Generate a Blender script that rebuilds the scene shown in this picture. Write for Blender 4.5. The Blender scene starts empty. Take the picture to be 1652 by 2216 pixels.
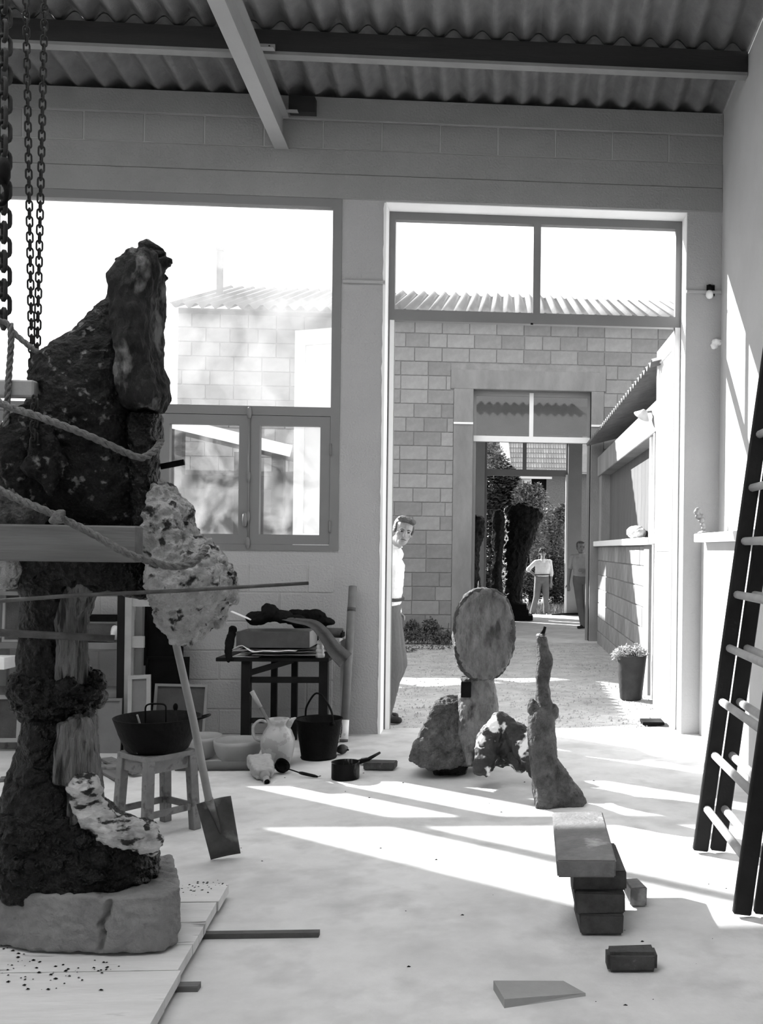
import bpy, bmesh, math, random
from mathutils import Vector, Matrix, noise, Euler
random.seed(7)
SC = bpy.context.scene
COL = SC.collection

# ------------------------------------------------------------------ camera, light, exposure
F, CX, CY, RO, EYE = 2200.0, 1243.0, 1190.0, 0.012, 1.58
TH = math.atan2(CX - 1092.0, F)
cam = bpy.data.cameras.new('camera')
cam.sensor_fit = 'VERTICAL'
cam.sensor_height = 36.0
cam.lens = 36.0 * F / 2216.0
cam.shift_x = (826.0 - CX) / 2216.0
cam.shift_y = (CY - 1108.0) / 2216.0
cam.clip_end = 300
cam_ob = bpy.data.objects.new('camera', cam)
COL.objects.link(cam_ob)
_fw = Vector((math.sin(TH), math.cos(TH), 0))
_rt = Vector((math.cos(TH), -math.sin(TH), 0))
_up = Vector((0, 0, 1))
_r2 = _rt * math.cos(RO) + _up * math.sin(RO)
_u2 = -_rt * math.sin(RO) + _up * math.cos(RO)
cam_ob.matrix_world = Matrix(((_r2.x, _u2.x, -_fw.x, 0), (_r2.y, _u2.y, -_fw.y, 0), (_r2.z, _u2.z, -_fw.z, EYE), (0, 0, 0, 1)))
SC.camera = cam_ob

world = bpy.data.worlds.new('sky')
SC.world = world
world.use_nodes = True
_n = world.node_tree.nodes
_bg = _n.get('Background') or _n.new('ShaderNodeBackground')
_bg.inputs[0].default_value = (1, 1, 1, 1)
_bg.inputs[1].default_value = 1.55
_wo = _n.get('World Output') or _n.new('ShaderNodeOutputWorld')
world.node_tree.links.new(_bg.outputs[0], _wo.inputs[0])

sun = bpy.data.lights.new('sun', 'SUN')
sun.energy = 17.0
sun.angle = math.radians(0.6)
sun_ob = bpy.data.objects.new('sun', sun)
COL.objects.link(sun_ob)
sun_ob.rotation_euler = Vector((1.355, -1.05, -1.0)).to_track_quat('-Z', 'Y').to_euler()
sun_ob.location = (-8, 12, 9)

SC.view_settings.view_transform = 'Standard'
SC.view_settings.look = 'None'
SC.view_settings.gamma = 1.0
SC.view_settings.use_curve_mapping = False
SC.view_settings.exposure = 0.3

# ------------------------------------------------------------------ pixel -> place helpers
def _ray(x, y):
    a, b = x - CX, y - CY
    c, s = math.cos(RO), math.sin(RO)
    u, v = a * c + b * s, a * s - b * c
    return _rt * (u / F) + _fw + Vector((0, 0, v / F))
def P(x, y, Y):
    d = _ray(x, y)
    return Vector((0, 0, EYE)) + d * (Y / d.y)
def PX(x, y, X):
    d = _ray(x, y)
    return Vector((0, 0, EYE)) + d * (X / d.x)
def G(x, y, z=0.0):
    d = _ray(x, y)
    return Vector((0, 0, EYE)) + d * ((z - EYE) / d.z)

# ------------------------------------------------------------------ materials
MATS = {}
def mat(name, c, rough=0.85, var=0.25, scale=3.0, bump=0.25, bscale=45.0, rnd=0.0, c2=None, c2scale=9.0, c2cut=0.55, c2soft=0.05,
        stretch=(1, 1, 1), spec=0.25, metal=0.0, bdist=0.01):
    if name in MATS:
        return MATS[name]
    m = bpy.data.materials.new(name)
    m.use_nodes = True
    nt = m.node_tree
    N, L = nt.nodes, nt.links
    b = N.get('Principled BSDF')
    b.inputs['Roughness'].default_value = rough
    b.inputs['Metallic'].default_value = metal
    b.inputs['Specular IOR Level'].default_value = spec
    tc = N.new('ShaderNodeTexCoord')
    mp = N.new('ShaderNodeMapping')
    mp.inputs['Scale'].default_value = stretch
    L.new(tc.outputs['Object'], mp.inputs['Vector'])
    n1 = N.new('ShaderNodeTexNoise')
    n1.inputs['Scale'].default_value = scale
    n1.inputs['Detail'].default_value = 6
    n1.inputs['Roughness'].default_value = 0.65
    L.new(mp.outputs[0], n1.inputs['Vector'])
    mr = N.new('ShaderNodeMapRange')
    mr.inputs['From Min'].default_value = 0.25
    mr.inputs['From Max'].default_value = 0.75
    mr.inputs['To Min'].default_value = c * (1 - var)
    mr.inputs['To Max'].default_value = c * (1 + var)
    L.new(n1.outputs['Fac'], mr.inputs['Value'])
    out = mr.outputs[0]
    if c2 is not None:
        n2 = N.new('ShaderNodeTexNoise')
        n2.inputs['Scale'].default_value = c2scale
        n2.inputs['Detail'].default_value = 5
        L.new(mp.outputs[0], n2.inputs['Vector'])
        m2 = N.new('ShaderNodeMapRange')
        m2.inputs['From Min'].default_value = c2cut - c2soft
        m2.inputs['From Max'].default_value = c2cut + c2soft
        L.new(n2.outputs['Fac'], m2.inputs['Value'])
        mx = N.new('ShaderNodeMix')
        mx.data_type = 'FLOAT'
        L.new(m2.outputs[0], mx.inputs[0])
        L.new(out, mx.inputs[2])
        mx.inputs[3].default_value = c2
        out = mx.outputs[0]
    if rnd:
        oi = N.new('ShaderNodeObjectInfo')
        m3 = N.new('ShaderNodeMapRange')
        m3.inputs['To Min'].default_value = 1 - rnd
        m3.inputs['To Max'].default_value = 1 + rnd
        L.new(oi.outputs['Random'], m3.inputs['Value'])
        mu = N.new('ShaderNodeMath')
        mu.operation = 'MULTIPLY'
        L.new(out, mu.inputs[0])
        L.new(m3.outputs[0], mu.inputs[1])
        out = mu.outputs[0]
    cc = N.new('ShaderNodeCombineColor')
    for i in range(3):
        L.new(out, cc.inputs[i])
    L.new(cc.outputs[0], b.inputs['Base Color'])
    if bump:
        n3 = N.new('ShaderNodeTexNoise')
        n3.inputs['Scale'].default_value = bscale
        n3.inputs['Detail'].default_value = 4
        L.new(mp.outputs[0], n3.inputs['Vector'])
        bp = N.new('ShaderNodeBump')
        bp.inputs['Strength'].default_value = bump
        bp.inputs['Distance'].default_value = bdist
        L.new(n3.outputs['Fac'], bp.inputs['Height'])
        L.new(bp.outputs[0], b.inputs['Normal'])
    MATS[name] = m
    return m

def glass_mat(name, haze, hcol=0.8, scale=3.0, lo=0.3):
    m = bpy.data.materials.new(name)
    m.use_nodes = True
    nt = m.node_tree
    N, L = nt.nodes, nt.links
    N.remove(N.get('Principled BSDF'))
    out = N.get('Material Output')
    tr = N.new('ShaderNodeBsdfTransparent')
    tl = N.new('ShaderNodeBsdfTranslucent')
    tl.inputs[0].default_value = (hcol, hcol, hcol, 1)
    gl = N.new('ShaderNodeBsdfGlossy')
    gl.inputs['Roughness'].default_value = 0.03
    gl.inputs[0].default_value = (0.9, 0.9, 0.9, 1)
    tc = N.new('ShaderNodeTexCoord')
    nz = N.new('ShaderNodeTexNoise')
    nz.inputs['Scale'].default_value = scale
    nz.inputs['Detail'].default_value = 7
    nz.inputs['Distortion'].default_value = 1.2
    L.new(tc.outputs['Object'], nz.inputs['Vector'])
    mr = N.new('ShaderNodeMapRange')
    mr.inputs['From Min'].default_value = 0.4
    mr.inputs['From Max'].default_value = 0.75
    mr.inputs['To Min'].default_value = haze * lo
    mr.inputs['To Max'].default_value = haze
    L.new(nz.outputs['Fac'], mr.inputs['Value'])
    mx = N.new('ShaderNodeMixShader')
    L.new(mr.outputs[0], mx.inputs[0])
    L.new(tr.outputs[0], mx.inputs[1])
    L.new(tl.outputs[0], mx.inputs[2])
    m2 = N.new('ShaderNodeMixShader')
    m2.inputs[0].default_value = 0.04
    L.new(mx.outputs[0], m2.inputs[1])
    L.new(gl.outputs[0], m2.inputs[2])
    L.new(m2.outputs[0], out.inputs[0])
    MATS[name] = m
    return m

FLOORM = mat('concrete_floor', 0.56, 0.75, 0.20, 1.6, 0.2, 40, c2=0.42, c2scale=5, c2cut=0.62, c2soft=0.14)
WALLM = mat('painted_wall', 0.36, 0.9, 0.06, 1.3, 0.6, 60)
WALLD = mat('darker_wall', 0.25, 0.9, 0.1, 1.5, 0.6, 55)  # darker tone for the upper wall and the far building
WHITE = mat('bounced_light_white', 0.80, 0.85, 0.05, 2, 0.12, 40)  # white that puts bounced daylight into the door reveals
RIGHTM = mat('pale_render', 0.5, 0.9, 0.07, 1.6, 0.2, 40)
FRAMEM = mat('grey_frame_paint', 0.17, 0.5, 0.05, 3, 0.05, 90, spec=0.3)
WHITEP = mat('white_paint', 0.78, 0.55, 0.04, 3, 0.05, 60)
SHEET = mat('fibre_cement', 0.15, 0.9, 0.22, 7, 0.4, 90)
STEEL = mat('grey_steel_paint', 0.28, 0.6, 0.06, 4, 0.08, 60)
DARKW = mat('dark_timber', 0.025, 0.8, 0.3, 2, 0.2, 40, stretch=(0.25, 1, 3))
PURL = mat('floor_lit_timber', 0.2, 0.8, 0.2, 2, 0.2, 40)  # paler tone for the purlin underside, floor light put into the colour
BLOCKM = mat('concrete_block', 0.25, 0.95, 0.22, 5, 0.5, 120, rnd=0.17)
MORTAR = mat('mortar', 0.25, 0.95, 0.2, 6, 0.5, 90)
CONC = mat('cast_concrete', 0.23, 0.92, 0.25, 2.5, 0.5, 60, stretch=(1, 1, 0.4))
DIRT = mat('packed_dirt', 0.42, 0.98, 0.28, 4, 0.8, 35, c2=0.22, c2scale=14, c2cut=0.66, bdist=0.02)
BRONZE = mat('dark_plaster_skin', 0.014, 0.55, 0.8, 7, 1.0, 55, spec=0.07, bdist=0.02, c2=0.13, c2scale=26, c2cut=0.64, c2soft=0.04)
BRONZ2 = mat('black_wax_skin', 0.006, 0.30, 0.8, 8, 1.0, 38, spec=0.14, bdist=0.03)
CRUST = mat('grey_plaster_crust', 0.30, 0.85, 0.4, 9, 1.0, 60, bdist=0.02, c2=0.02, c2scale=19, c2cut=0.60, c2soft=0.04)
BARK = mat('grey_fibrous_plaster', 0.13, 0.85, 0.6, 12, 1.0, 60, bdist=0.03, stretch=(2.0, 2.0, 0.25), c2=0.02, c2scale=14, c2cut=0.57, c2soft=0.05)
MIDCL = mat('brown_clay', 0.085, 0.85, 0.75, 11, 1.0, 60, bdist=0.03, c2=0.02, c2scale=12, c2cut=0.66, c2soft=0.10)
PLAST = mat('spatter_and_sun', 0.03, 0.6, 0.6, 6, 0.8, 40, c2=0.8, c2scale=9, c2cut=0.57, c2soft=0.03)  # white patches serve for plaster spatter and for sunlight on the top
STONE = mat('plinth_stone', 0.18, 0.92, 0.3, 7, 0.7, 55, c2=0.09, c2scale=12, c2cut=0.7, c2soft=0.04)
PLANK = mat('plaster_dusted_board', 0.56, 0.85, 0.18, 2.5, 0.25, 25, stretch=(0.6, 4, 1), c2=0.18, c2scale=5, c2cut=0.68, c2soft=0.05)
WOOD = mat('raw_wood', 0.12, 0.8, 0.3, 3, 0.3, 20, stretch=(0.35, 6, 6))
WOODL = mat('light_wood', 0.27, 0.75, 0.2, 4, 0.2, 30)
WOODS = mat('spattered_wood', 0.16, 0.8, 0.35, 8, 0.3, 30, c2=0.09, c2scale=18, c2cut=0.6)
WOODD = mat('black_wood', 0.009, 0.6, 0.4, 5, 0.2, 40, spec=0.1)
LADDR = mat('dark_ladder_wood', 0.02, 0.8, 0.35, 4, 0.15, 30, spec=0.1)
RUNGM = mat('worn_rung_wood', 0.30, 0.7, 0.2, 6, 0.15, 30)
ROPEM = mat('hemp_rope', 0.11, 0.95, 0.4, 60, 0.8, 120)
CHAINM = mat('iron_chain', 0.02, 0.6, 0.4, 30, 0.3, 80, spec=0.15)
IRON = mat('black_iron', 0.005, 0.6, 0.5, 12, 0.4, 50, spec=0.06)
RODM = mat('rusty_rod', 0.06, 0.7, 0.6, 14, 0.5, 40)
SHOV = mat('worn_steel', 0.09, 0.5, 0.4, 9, 0.2, 40, metal=0.3, c2=0.26, c2scale=6, c2cut=0.62)
CLOTHD = mat('dark_cloth', 0.007, 0.95, 0.4, 9, 0.4, 90, spec=0.05)
CLOTHM = mat('grey_cloth', 0.065, 0.95, 0.3, 9, 0.4, 90)
PAPER = mat('paper', 0.72, 0.9, 0.12, 6, 0.05, 40)
CARD = mat('cardboard', 0.2, 0.85, 0.15, 6, 0.1, 40)
BAMB = mat('cardboard_tube', 0.14, 0.75, 0.25, 7, 0.15, 40)
BOWLM = mat('glazed_bowl', 0.28, 0.5, 0.12, 4, 0.1, 40)
JUGM = mat('patterned_glaze', 0.34, 0.35, 0.1, 4, 0.05, 40, c2=0.25, c2scale=11, c2cut=0.54, c2soft=0.02, spec=0.5)
BRICKM = mat('dark_brick', 0.06, 0.9, 0.4, 14, 0.6, 70, c2=0.3, c2scale=9, c2cut=0.7)
BRICKL = mat('dusty_brick', 0.17, 0.9, 0.35, 8, 0.5, 60, c2=0.5, c2scale=4, c2cut=0.66)
CANVB = mat('canvas_back', 0.15, 0.9, 0.12, 5, 0.1, 60)
SKINM = mat('skin', 0.27, 0.6, 0.08, 12, 0.05, 80)
SKIND = mat('tanned_skin', 0.21, 0.6, 0.08, 12, 0.05, 80)
HAIRM = mat('dark_hair', 0.035, 0.6, 0.4, 40, 0.6, 120, stretch=(3, 3, 0.6))
HAIRG = mat('brown_hair', 0.10, 0.6, 0.4, 40, 0.6, 120, stretch=(3, 3, 0.6))
SHIRTW = mat('white_shirt', 0.75, 0.9, 0.06, 8, 0.2, 30)
SHIRTG = mat('grey_shirt', 0.33, 0.9, 0.08, 8, 0.2, 30)
TROUS = mat('corduroy', 0.12, 0.95, 0.15, 8, 0.4, 60, stretch=(3, 3, 0.3))
TROUL = mat('grey_trousers', 0.15, 0.95, 0.12, 8, 0.2, 40)
SHOEM = mat('dark_leather', 0.03, 0.5, 0.3, 8, 0.1, 40)
LEAFD = mat('dark_leaf', 0.06, 0.7, 0.5, 3, 0, 1)
LEAFL = mat('light_leaf', 0.22, 0.7, 0.5, 3, 0, 1)
GRASSM = mat('grass_blade', 0.2, 0.8, 0.5, 3, 0, 1)
TILEM = mat('roof_tile', 0.30, 0.9, 0.3, 6, 0.2, 40, rnd=0.2)
BRKW = mat('house_brick', 0.12, 0.95, 0.3, 20, 0.4, 60)
SHUT = mat('shutter_board', 0.10, 0.7, 0.12, 3, 0.1, 30, rnd=0.08)
GLASS = glass_mat("dusty_glass", 0.12, lo=0.1)
GLASSU = glass_mat("limed_glass", 0.13, scale=1.6, lo=0.35)
GLASSC = glass_mat("clear_glass", 0.03)

# ------------------------------------------------------------------ object helpers
def _parent(o, parent):
    if parent is not None:
        o.parent = parent
        o.matrix_parent_inverse = wm(parent).inverted()
def wm(o):
    m = o.matrix_basis.copy()
    if o.parent is not None:
        m = wm(o.parent) @ o.matrix_parent_inverse @ m
    return m
def tag(o, label=None, cat=None, group=None, kind=None):
    if label: o['label'] = label
    if cat: o['category'] = cat
    if group: o['group'] = group
    if kind: o['kind'] = kind
    return o
def thing(name, label, cat, loc=(0, 0, 0), group=None, kind=None):
    o = bpy.data.objects.new(name, None)
    o.empty_display_size = 0.05
    o.location = loc
    COL.objects.link(o)
    return tag(o, label, cat, group, kind)
def link(name, me, m=None, parent=None, smooth=False, loc=None, rot=None):
    if m is not None:
        me.materials.clear()
        me.materials.append(m)
    if smooth:
        me.polygons.foreach_set('use_smooth', [True] * len(me.polygons))
    o = bpy.data.objects.new(name, me)
    if loc is not None: o.location = loc
    if rot is not None: o.rotation_euler = rot
    COL.objects.link(o)
    _parent(o, parent)
    return o
def raw(name, vs, fs, m=None, parent=None, smooth=False, **k):
    me = bpy.data.meshes.new(name)
    me.from_pydata([tuple(v) for v in vs], [], fs)
    me.update()
    return link(name, me, m, parent, smooth, **k)
def frombm(name, bm, m=None, parent=None, smooth=False, **k):
    me = bpy.data.meshes.new(name)
    bm.to_mesh(me)
    bm.free()
    return link(name, me, m, parent, smooth, **k)
def boxbm(size, bev=0.0, seg=1, jit=0.0):
    bm = bmesh.new()
    bmesh.ops.create_cube(bm, size=1.0)
    for v in bm.verts:
        v.co = Vector((v.co.x * size[0], v.co.y * size[1], v.co.z * size[2]))
        if jit: v.co += Vector([random.uniform(-jit, jit) for _ in range(3)])
    if bev:
        bmesh.ops.bevel(bm, geom=list(bm.edges), offset=bev, segments=seg, affect='EDGES')
    return bm
def box(name, lo, hi, m, parent=None, bev=0.0, jit=0.0):
    """world-aligned box, mesh centred on its own origin"""
    lo, hi = Vector(lo), Vector(hi)
    bm = boxbm([max(abs(hi[i] - lo[i]), 1e-4) for i in range(3)], bev, 1, jit)
    return frombm(name, bm, m, parent, loc=(lo + hi) / 2)
def bar(name, a, b, w, h, m, parent=None, bev=0.0, up=(0, 0, 1), ext=0.0, jit=0.0):
    """square bar from a to b: w across, h along 'up'"""
    a, b = Vector(a), Vector(b)
    d = b - a
    L = d.length + 2 * ext
    x = d.normalized()
    z = Vector(up)
    z = (z - x * z.dot(x))
    if z.length < 1e-4: z = Vector((1, 0, 0)) - x * x.x
    z.normalize()
    y = z.cross(x)
    bm = boxbm((L, w, h), bev, 1, jit)
    o = frombm(name, bm, m, None)
    M = Matrix.Identity(4)
    for i in range(3):
        M[i][0], M[i][1], M[i][2], M[i][3] = x[i], y[i], z[i], ((a + b) / 2)[i]
    o.matrix_basis = M
    _parent(o, parent)
    return o
def cells(name, xs, ys, zs, holes, m, parent=None, axis='y'):
    """welded solid made of grid cells; holes(xc, zc) or (yc, zc) tells what is left open"""
    bm = bmesh.new()
    V = {}
    def v(i, j, k):
        if (i, j, k) not in V: V[(i, j, k)] = bm.verts.new((xs[i], ys[j], zs[k]))
        return V[(i, j, k)]
    def full(i, j, k):
        if not (0 <= i < len(xs) - 1 and 0 <= j < len(ys) - 1 and 0 <= k < len(zs) - 1): return False
        return not holes((xs[i] + xs[i + 1]) / 2, (ys[j] + ys[j + 1]) / 2, (zs[k] + zs[k + 1]) / 2)
    for i in range(len(xs) - 1):
        for j in range(len(ys) - 1):
            for k in range(len(zs) - 1):
                if not full(i, j, k): continue
                if not full(i - 1, j, k): bm.faces.new((v(i, j, k), v(i, j, k + 1), v(i, j + 1, k + 1), v(i, j + 1, k)))
                if not full(i + 1, j, k): bm.faces.new((v(i + 1, j, k), v(i + 1, j + 1, k), v(i + 1, j + 1, k + 1), v(i + 1, j, k + 1)))
                if not full(i, j - 1, k): bm.faces.new((v(i, j, k), v(i + 1, j, k), v(i + 1, j, k + 1), v(i, j, k + 1)))
                if not full(i, j + 1, k): bm.faces.new((v(i, j + 1, k), v(i, j + 1, k + 1), v(i + 1, j + 1, k + 1), v(i + 1, j + 1, k)))
                if not full(i, j, k - 1): bm.faces.new((v(i, j, k), v(i, j + 1, k), v(i + 1, j + 1, k), v(i + 1, j, k)))
                if not full(i, j, k + 1): bm.faces.new((v(i, j, k + 1), v(i + 1, j, k + 1), v(i + 1, j + 1, k + 1), v(i, j + 1, k + 1)))
    return frombm(name, bm, m, parent)
def inr(v, r):
    return r[0] < v < r[1]
def tube_geo(pts, rad, seg=10, cap=True, vs=None, fs=None):
    vs = [] if vs is None else vs
    fs = [] if fs is None else fs
    pts = [Vector(p) for p in pts]
    n = len(pts)
    rad = rad if isinstance(rad, (list, tuple)) else [rad] * n
    t0 = (pts[1] - pts[0]).normalized()
    up = Vector((0, 0, 1)) if abs(t0.z) < 0.9 else Vector((1, 0, 0))
    u = (up - t0 * up.dot(t0)).normalized()
    base = len(vs)
    for i, p in enumerate(pts):
        t = (pts[min(i + 1, n - 1)] - pts[max(i - 1, 0)]).normalized()
        u = (u - t * u.dot(t)).normalized()
        w = t.cross(u)
        for k in range(seg):
            a = 2 * math.pi * k / seg
            vs.append(p + (u * math.cos(a) + w * math.sin(a)) * rad[i])
    for i in range(n - 1):
        for k in range(seg):
            k2 = (k + 1) % seg
            fs.append((base + i * seg + k, base + i * seg + k2, base + (i + 1) * seg + k2, base + (i + 1) * seg + k))
    if cap:
        fs.append(tuple(base + k for k in reversed(range(seg))))
        fs.append(tuple(base + (n - 1) * seg + k for k in range(seg)))
    return vs, fs
def tube(name, pts, rad, m, parent=None, seg=10, smooth=True, cap=True):
    vs, fs = tube_geo(pts, rad, seg, cap)
    return raw(name, vs, fs, m, parent, smooth)
def lathe(name, prof, c, m, parent=None, seg=28, smooth=True, rot=None, squash=None):
    """prof: (radius, z) pairs, turned about the z axis of point c"""
    vs, fs = [], []
    n = len(prof)
    for (r, z) in prof:
        for k in range(seg):
            a = 2 * math.pi * k / seg
            vs.append(Vector((r * math.cos(a), r * math.sin(a) * (squash or 1), z)))
    for i in range(n - 1):
        for k in range(seg):
            k2 = (k + 1) % seg
            fs.append((i * seg + k, i * seg + k2, (i + 1) * seg + k2, (i + 1) * seg + k))
    if prof[0][0] > 1e-4: fs.append(tuple(reversed(range(seg))))
    if prof[-1][0] > 1e-4: fs.append(tuple((n - 1) * seg + k for k in range(seg)))
    o = raw(name, vs, fs, m, None, smooth)
    o.location = c
    if rot: o.rotation_euler = rot
    _parent(o, parent)
    return o
def smoothpath(ctrl, n=8):
    """Catmull-Rom through the points"""
    c = [Vector(p) for p in ctrl]
    c = [c[0] * 2 - c[1]] + c + [c[-1] * 2 - c[-2]]
    out = []
    for i in range(1, len(c) - 2):
        for k in range(n):
            t = k / n
            p0, p1, p2, p3 = c[i - 1], c[i], c[i + 1], c[i + 2]
            out.append(0.5 * ((2 * p1) + (p2 - p0) * t + (2 * p0 - 5 * p1 + 4 * p2 - p3) * t * t + (3 * p1 - p0 - 3 * p2 + p3) * t ** 3))
    out.append(c[-2])
    return out
def sheetmesh(name, fn, nu, nv, m, parent=None, thick=0.0, smooth=True):
    """grid surface fn(u, v) -> point, optional thickness along its normal"""
    vs, fs = [], []
    for j in range(nv + 1):
        for i in range(nu + 1):
            vs.append(Vector(fn(i / nu, j / nv)))
    w = nu + 1
    for j in range(nv):
        for i in range(nu):
            fs.append((j * w + i, j * w + i + 1, (j + 1) * w + i + 1, (j + 1) * w + i))
    o = raw(name, vs, fs, m, parent, smooth)
    if thick:
        bm = bmesh.new()
        bm.from_mesh(o.data)
        bmesh.ops.solidify(bm, geom=list(bm.faces), thickness=thick)
        bm.to_mesh(o.data)
        bm.free()
    return o
def ridged(p, s, oc=5):
    return noise.hetero_terrain(p * s, 0.8, 2.1, oc, 0.7) * 0.35
def crust(me, amp=0.02, s=7.0, amp2=0.008, s2=28.0, seed=0.0, zs=1.0):
    """rough hand-worked surface: push vertices along their normals"""
    off = Vector((seed * 3.1, seed * 1.7, -seed * 2.3))
    ns = [v.normal.copy() for v in me.vertices]
    for v, n in zip(me.vertices, ns):
        q = Vector((v.co.x, v.co.y, v.co.z * zs)) + off
        a = noise.noise(q * s)
        b = 1 - abs(noise.noise(q * s * 2.3)) * 2
        c = noise.noise(q * s2)
        e = abs(noise.noise(q * s * 4.3)) * 2 - 0.5
        v.co = v.co + n * (amp * (a + 0.45 * b - 0.45 * e) + amp2 * c)
    me.update()
def remesh(name, bm, voxel, m, parent=None, smooth_it=2, amp=None, seed=0.0, s=7.0, amp2=0.006, s2=28.0, zs=1.0, loc=None, smooth=True):
    """fuse overlapping closed shapes into one continuous skin"""
    me = bpy.data.meshes.new(name)
    bm.to_mesh(me)
    bm.free()
    o = bpy.data.objects.new('fuse', me)
    COL.objects.link(o)
    r = o.modifiers.new('r', 'REMESH')
    r.mode = 'VOXEL'
    r.voxel_size = voxel
    if smooth_it:
        q = o.modifiers.new('s', 'SMOOTH')
        q.iterations = smooth_it
        q.factor = 0.5
    dg = bpy.context.evaluated_depsgraph_get()
    out = bpy.data.meshes.new_from_object(o.evaluated_get(dg))
    bpy.data.objects.remove(o)
    bpy.data.meshes.remove(me)
    out.name = name
    if amp: crust(out, amp, s, amp2, s2, seed, zs)
    return link(name, out, m, parent, smooth, loc=loc)
def add_loft(bm, rows, seg=28, power=2.4):
    """closed solid through elliptical rows (x_left, x_right, y_centre, y_half, z) in world metres"""
    rings = []
    for (xl, xr, yc, yh, z) in rows:
        cx, rx = (xl + xr) / 2, max((xr - xl) / 2, 0.002)
        ring = []
        for k in range(seg):
            a = 2 * math.pi * k / seg
            c, s = math.cos(a), math.sin(a)
            e = 2 / power
            ring.append(bm.verts.new((cx + rx * math.copysign(abs(c) ** e, c), yc + yh * math.copysign(abs(s) ** e, s), z)))
        rings.append(ring)
    for i in range(len(rings) - 1):
        for k in range(seg):
            k2 = (k + 1) % seg
            bm.faces.new((rings[i][k], rings[i][k2], rings[i + 1][k2], rings[i + 1][k]))
    bm.faces.new(list(reversed(rings[0])))
    bm.faces.new(rings[-1])
    bmesh.ops.recalc_face_normals(bm, faces=list(bm.faces))
def add_caps(bm, a, ra, b, rb, seg=14):
    a, b = Vector(a), Vector(b)
    d = b - a
    t = d.normalized() if d.length > 1e-6 else Vector((0, 0, 1))
    pts, rr = [], []
    for k in range(5):
        an = math.pi / 2 * (1 - k / 4)
        pts.append(a - t * ra * math.sin(an)); rr.append(max(ra * math.cos(an), 1e-4))
    for k in range(5):
        an = math.pi / 2 * k / 4
        pts.append(b + t * rb * math.sin(an)); rr.append(max(rb * math.cos(an), 1e-4))
    vs, fs = tube_geo(pts, rr, seg, True)
    bv = [bm.verts.new(v) for v in vs]
    for f in fs: bm.faces.new([bv[i] for i in f])
def add_ell(bm, c, r, rot=None, u=18, v=12):
    M = Matrix.Translation(Vector(c))
    if rot is not None: M = M @ (rot.to_matrix().to_4x4() if hasattr(rot, 'to_matrix') else Euler(rot).to_matrix().to_4x4())
    M = M @ Matrix.Diagonal((r[0], r[1], r[2], 1))
    bmesh.ops.create_uvsphere(bm, u_segments=u, v_segments=v, radius=1.0, matrix=M)
def add_box(bm, c, size, rot=None, jit=0.0):
    M = Matrix.Translation(Vector(c))
    if rot is not None: M = M @ Euler(rot).to_matrix().to_4x4()
    M = M @ Matrix.Diagonal((size[0], size[1], size[2], 1))
    r = bmesh.ops.create_cube(bm, size=1.0, matrix=M)
    if jit:
        for v in r['verts']: v.co += Vector([random.uniform(-jit, jit) for _ in range(3)])
    return r
def add_hull(bm, pts):
    vs = [bm.verts.new(p) for p in pts]
    r = bmesh.ops.convex_hull(bm, input=vs)
    dead = [g for g in r['geom_interior'] if isinstance(g, bmesh.types.BMVert)]
    if dead: bmesh.ops.delete(bm, geom=dead, context='VERTS')
    return bm
def hull_px(pts, bm=None):
    return add_hull(bm or bmesh.new(), [P(x, y, Y) for (x, y, Y) in pts])
def loft_px(rows, Y, yh=None, yc=0.0, bm=None, power=2.4):
    """rows of (y_pixel, x_left, x_right[, half_depth, y_offset]) read at distance Y -> loft"""
    bm = bm or bmesh.new()
    out = []
    for r in rows:
        a, b = P(r[1], r[0], Y), P(r[2], r[0], Y)
        h = r[3] if len(r) > 3 else yh
        dy = r[4] if len(r) > 4 else yc
        out.append((a.x, b.x, Y + dy, h, (a.z + b.z) / 2))
    add_loft(bm, out, power=power)
    return bm

# ================================================================== THE SETTING
YW, YO = 8.70, 9.00            # inner and outer face of the studio wall with window and door
XR, XL, YB = 1.85, -7.2, -4.2  # right wall, left wall, rear wall
DX0, DX1, DZ = -1.035, 1.545, 4.51
WX0, WX1, WZ0, WZ1 = -5.45, -1.40, 1.545, 4.515
def zroof(Y): return 5.385 + 0.10 * (YW - Y)
def struct(o): o['kind'] = 'structure'; return o

# --- floor and ground
def _slab(u, v):
    x, y = XL + u * (2.2 - XL), YB + v * (YO - YB)
    return (x, y, 0)
struct(box('floor', (XL - 0.3, YB, -0.18), (2.15, YO, 0), FLOORM))
def _ground(u, v):
    x, y = -16 + 34 * u, YO + (17.6 - YO) * v
    e = min(1, (y - YO) * 2, (17.6 - y) * 2)
    return (x, y, -0.035 + e * (0.018 * noise.noise(Vector((x * 0.9, y * 0.9, 0))) + 0.012 * noise.noise(Vector((x * 4, y * 4, 3)))))
gr = struct(sheetmesh('courtyard_ground', _ground, 150, 60, DIRT))
def pebble_field(name, n, area, smin, smax, z, m):
    vs, fs = [], []
    for _ in range(n):
        x, y = random.uniform(*area[0]), random.uniform(*area[1])
        s = smin + (smax - smin) * random.random() ** 3
        b = len(vs)
        h = s * random.uniform(0.2, 0.4)
        a0 = random.random() * 6.28
        for k in range(5):
            a = a0 + k * 1.2566
            vs.append((x + s * math.cos(a) * random.uniform(0.6, 1.1), y + s * math.sin(a) * random.uniform(0.6, 1.1), z - 0.01))
        vs.append((x + s * 0.2, y, z + h)); vs.append((x - s * 0.25, y + s * 0.1, z + h * 0.8))
        for k in range(5):
            fs.append((b + k, b + (k + 1) % 5, b + (5 if k < 3 else 6)))
        fs.append((b + 5, b + 3, b + 6)); fs.append((b, b + 5, b + 6))
    return raw(name, vs, fs, m)
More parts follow.
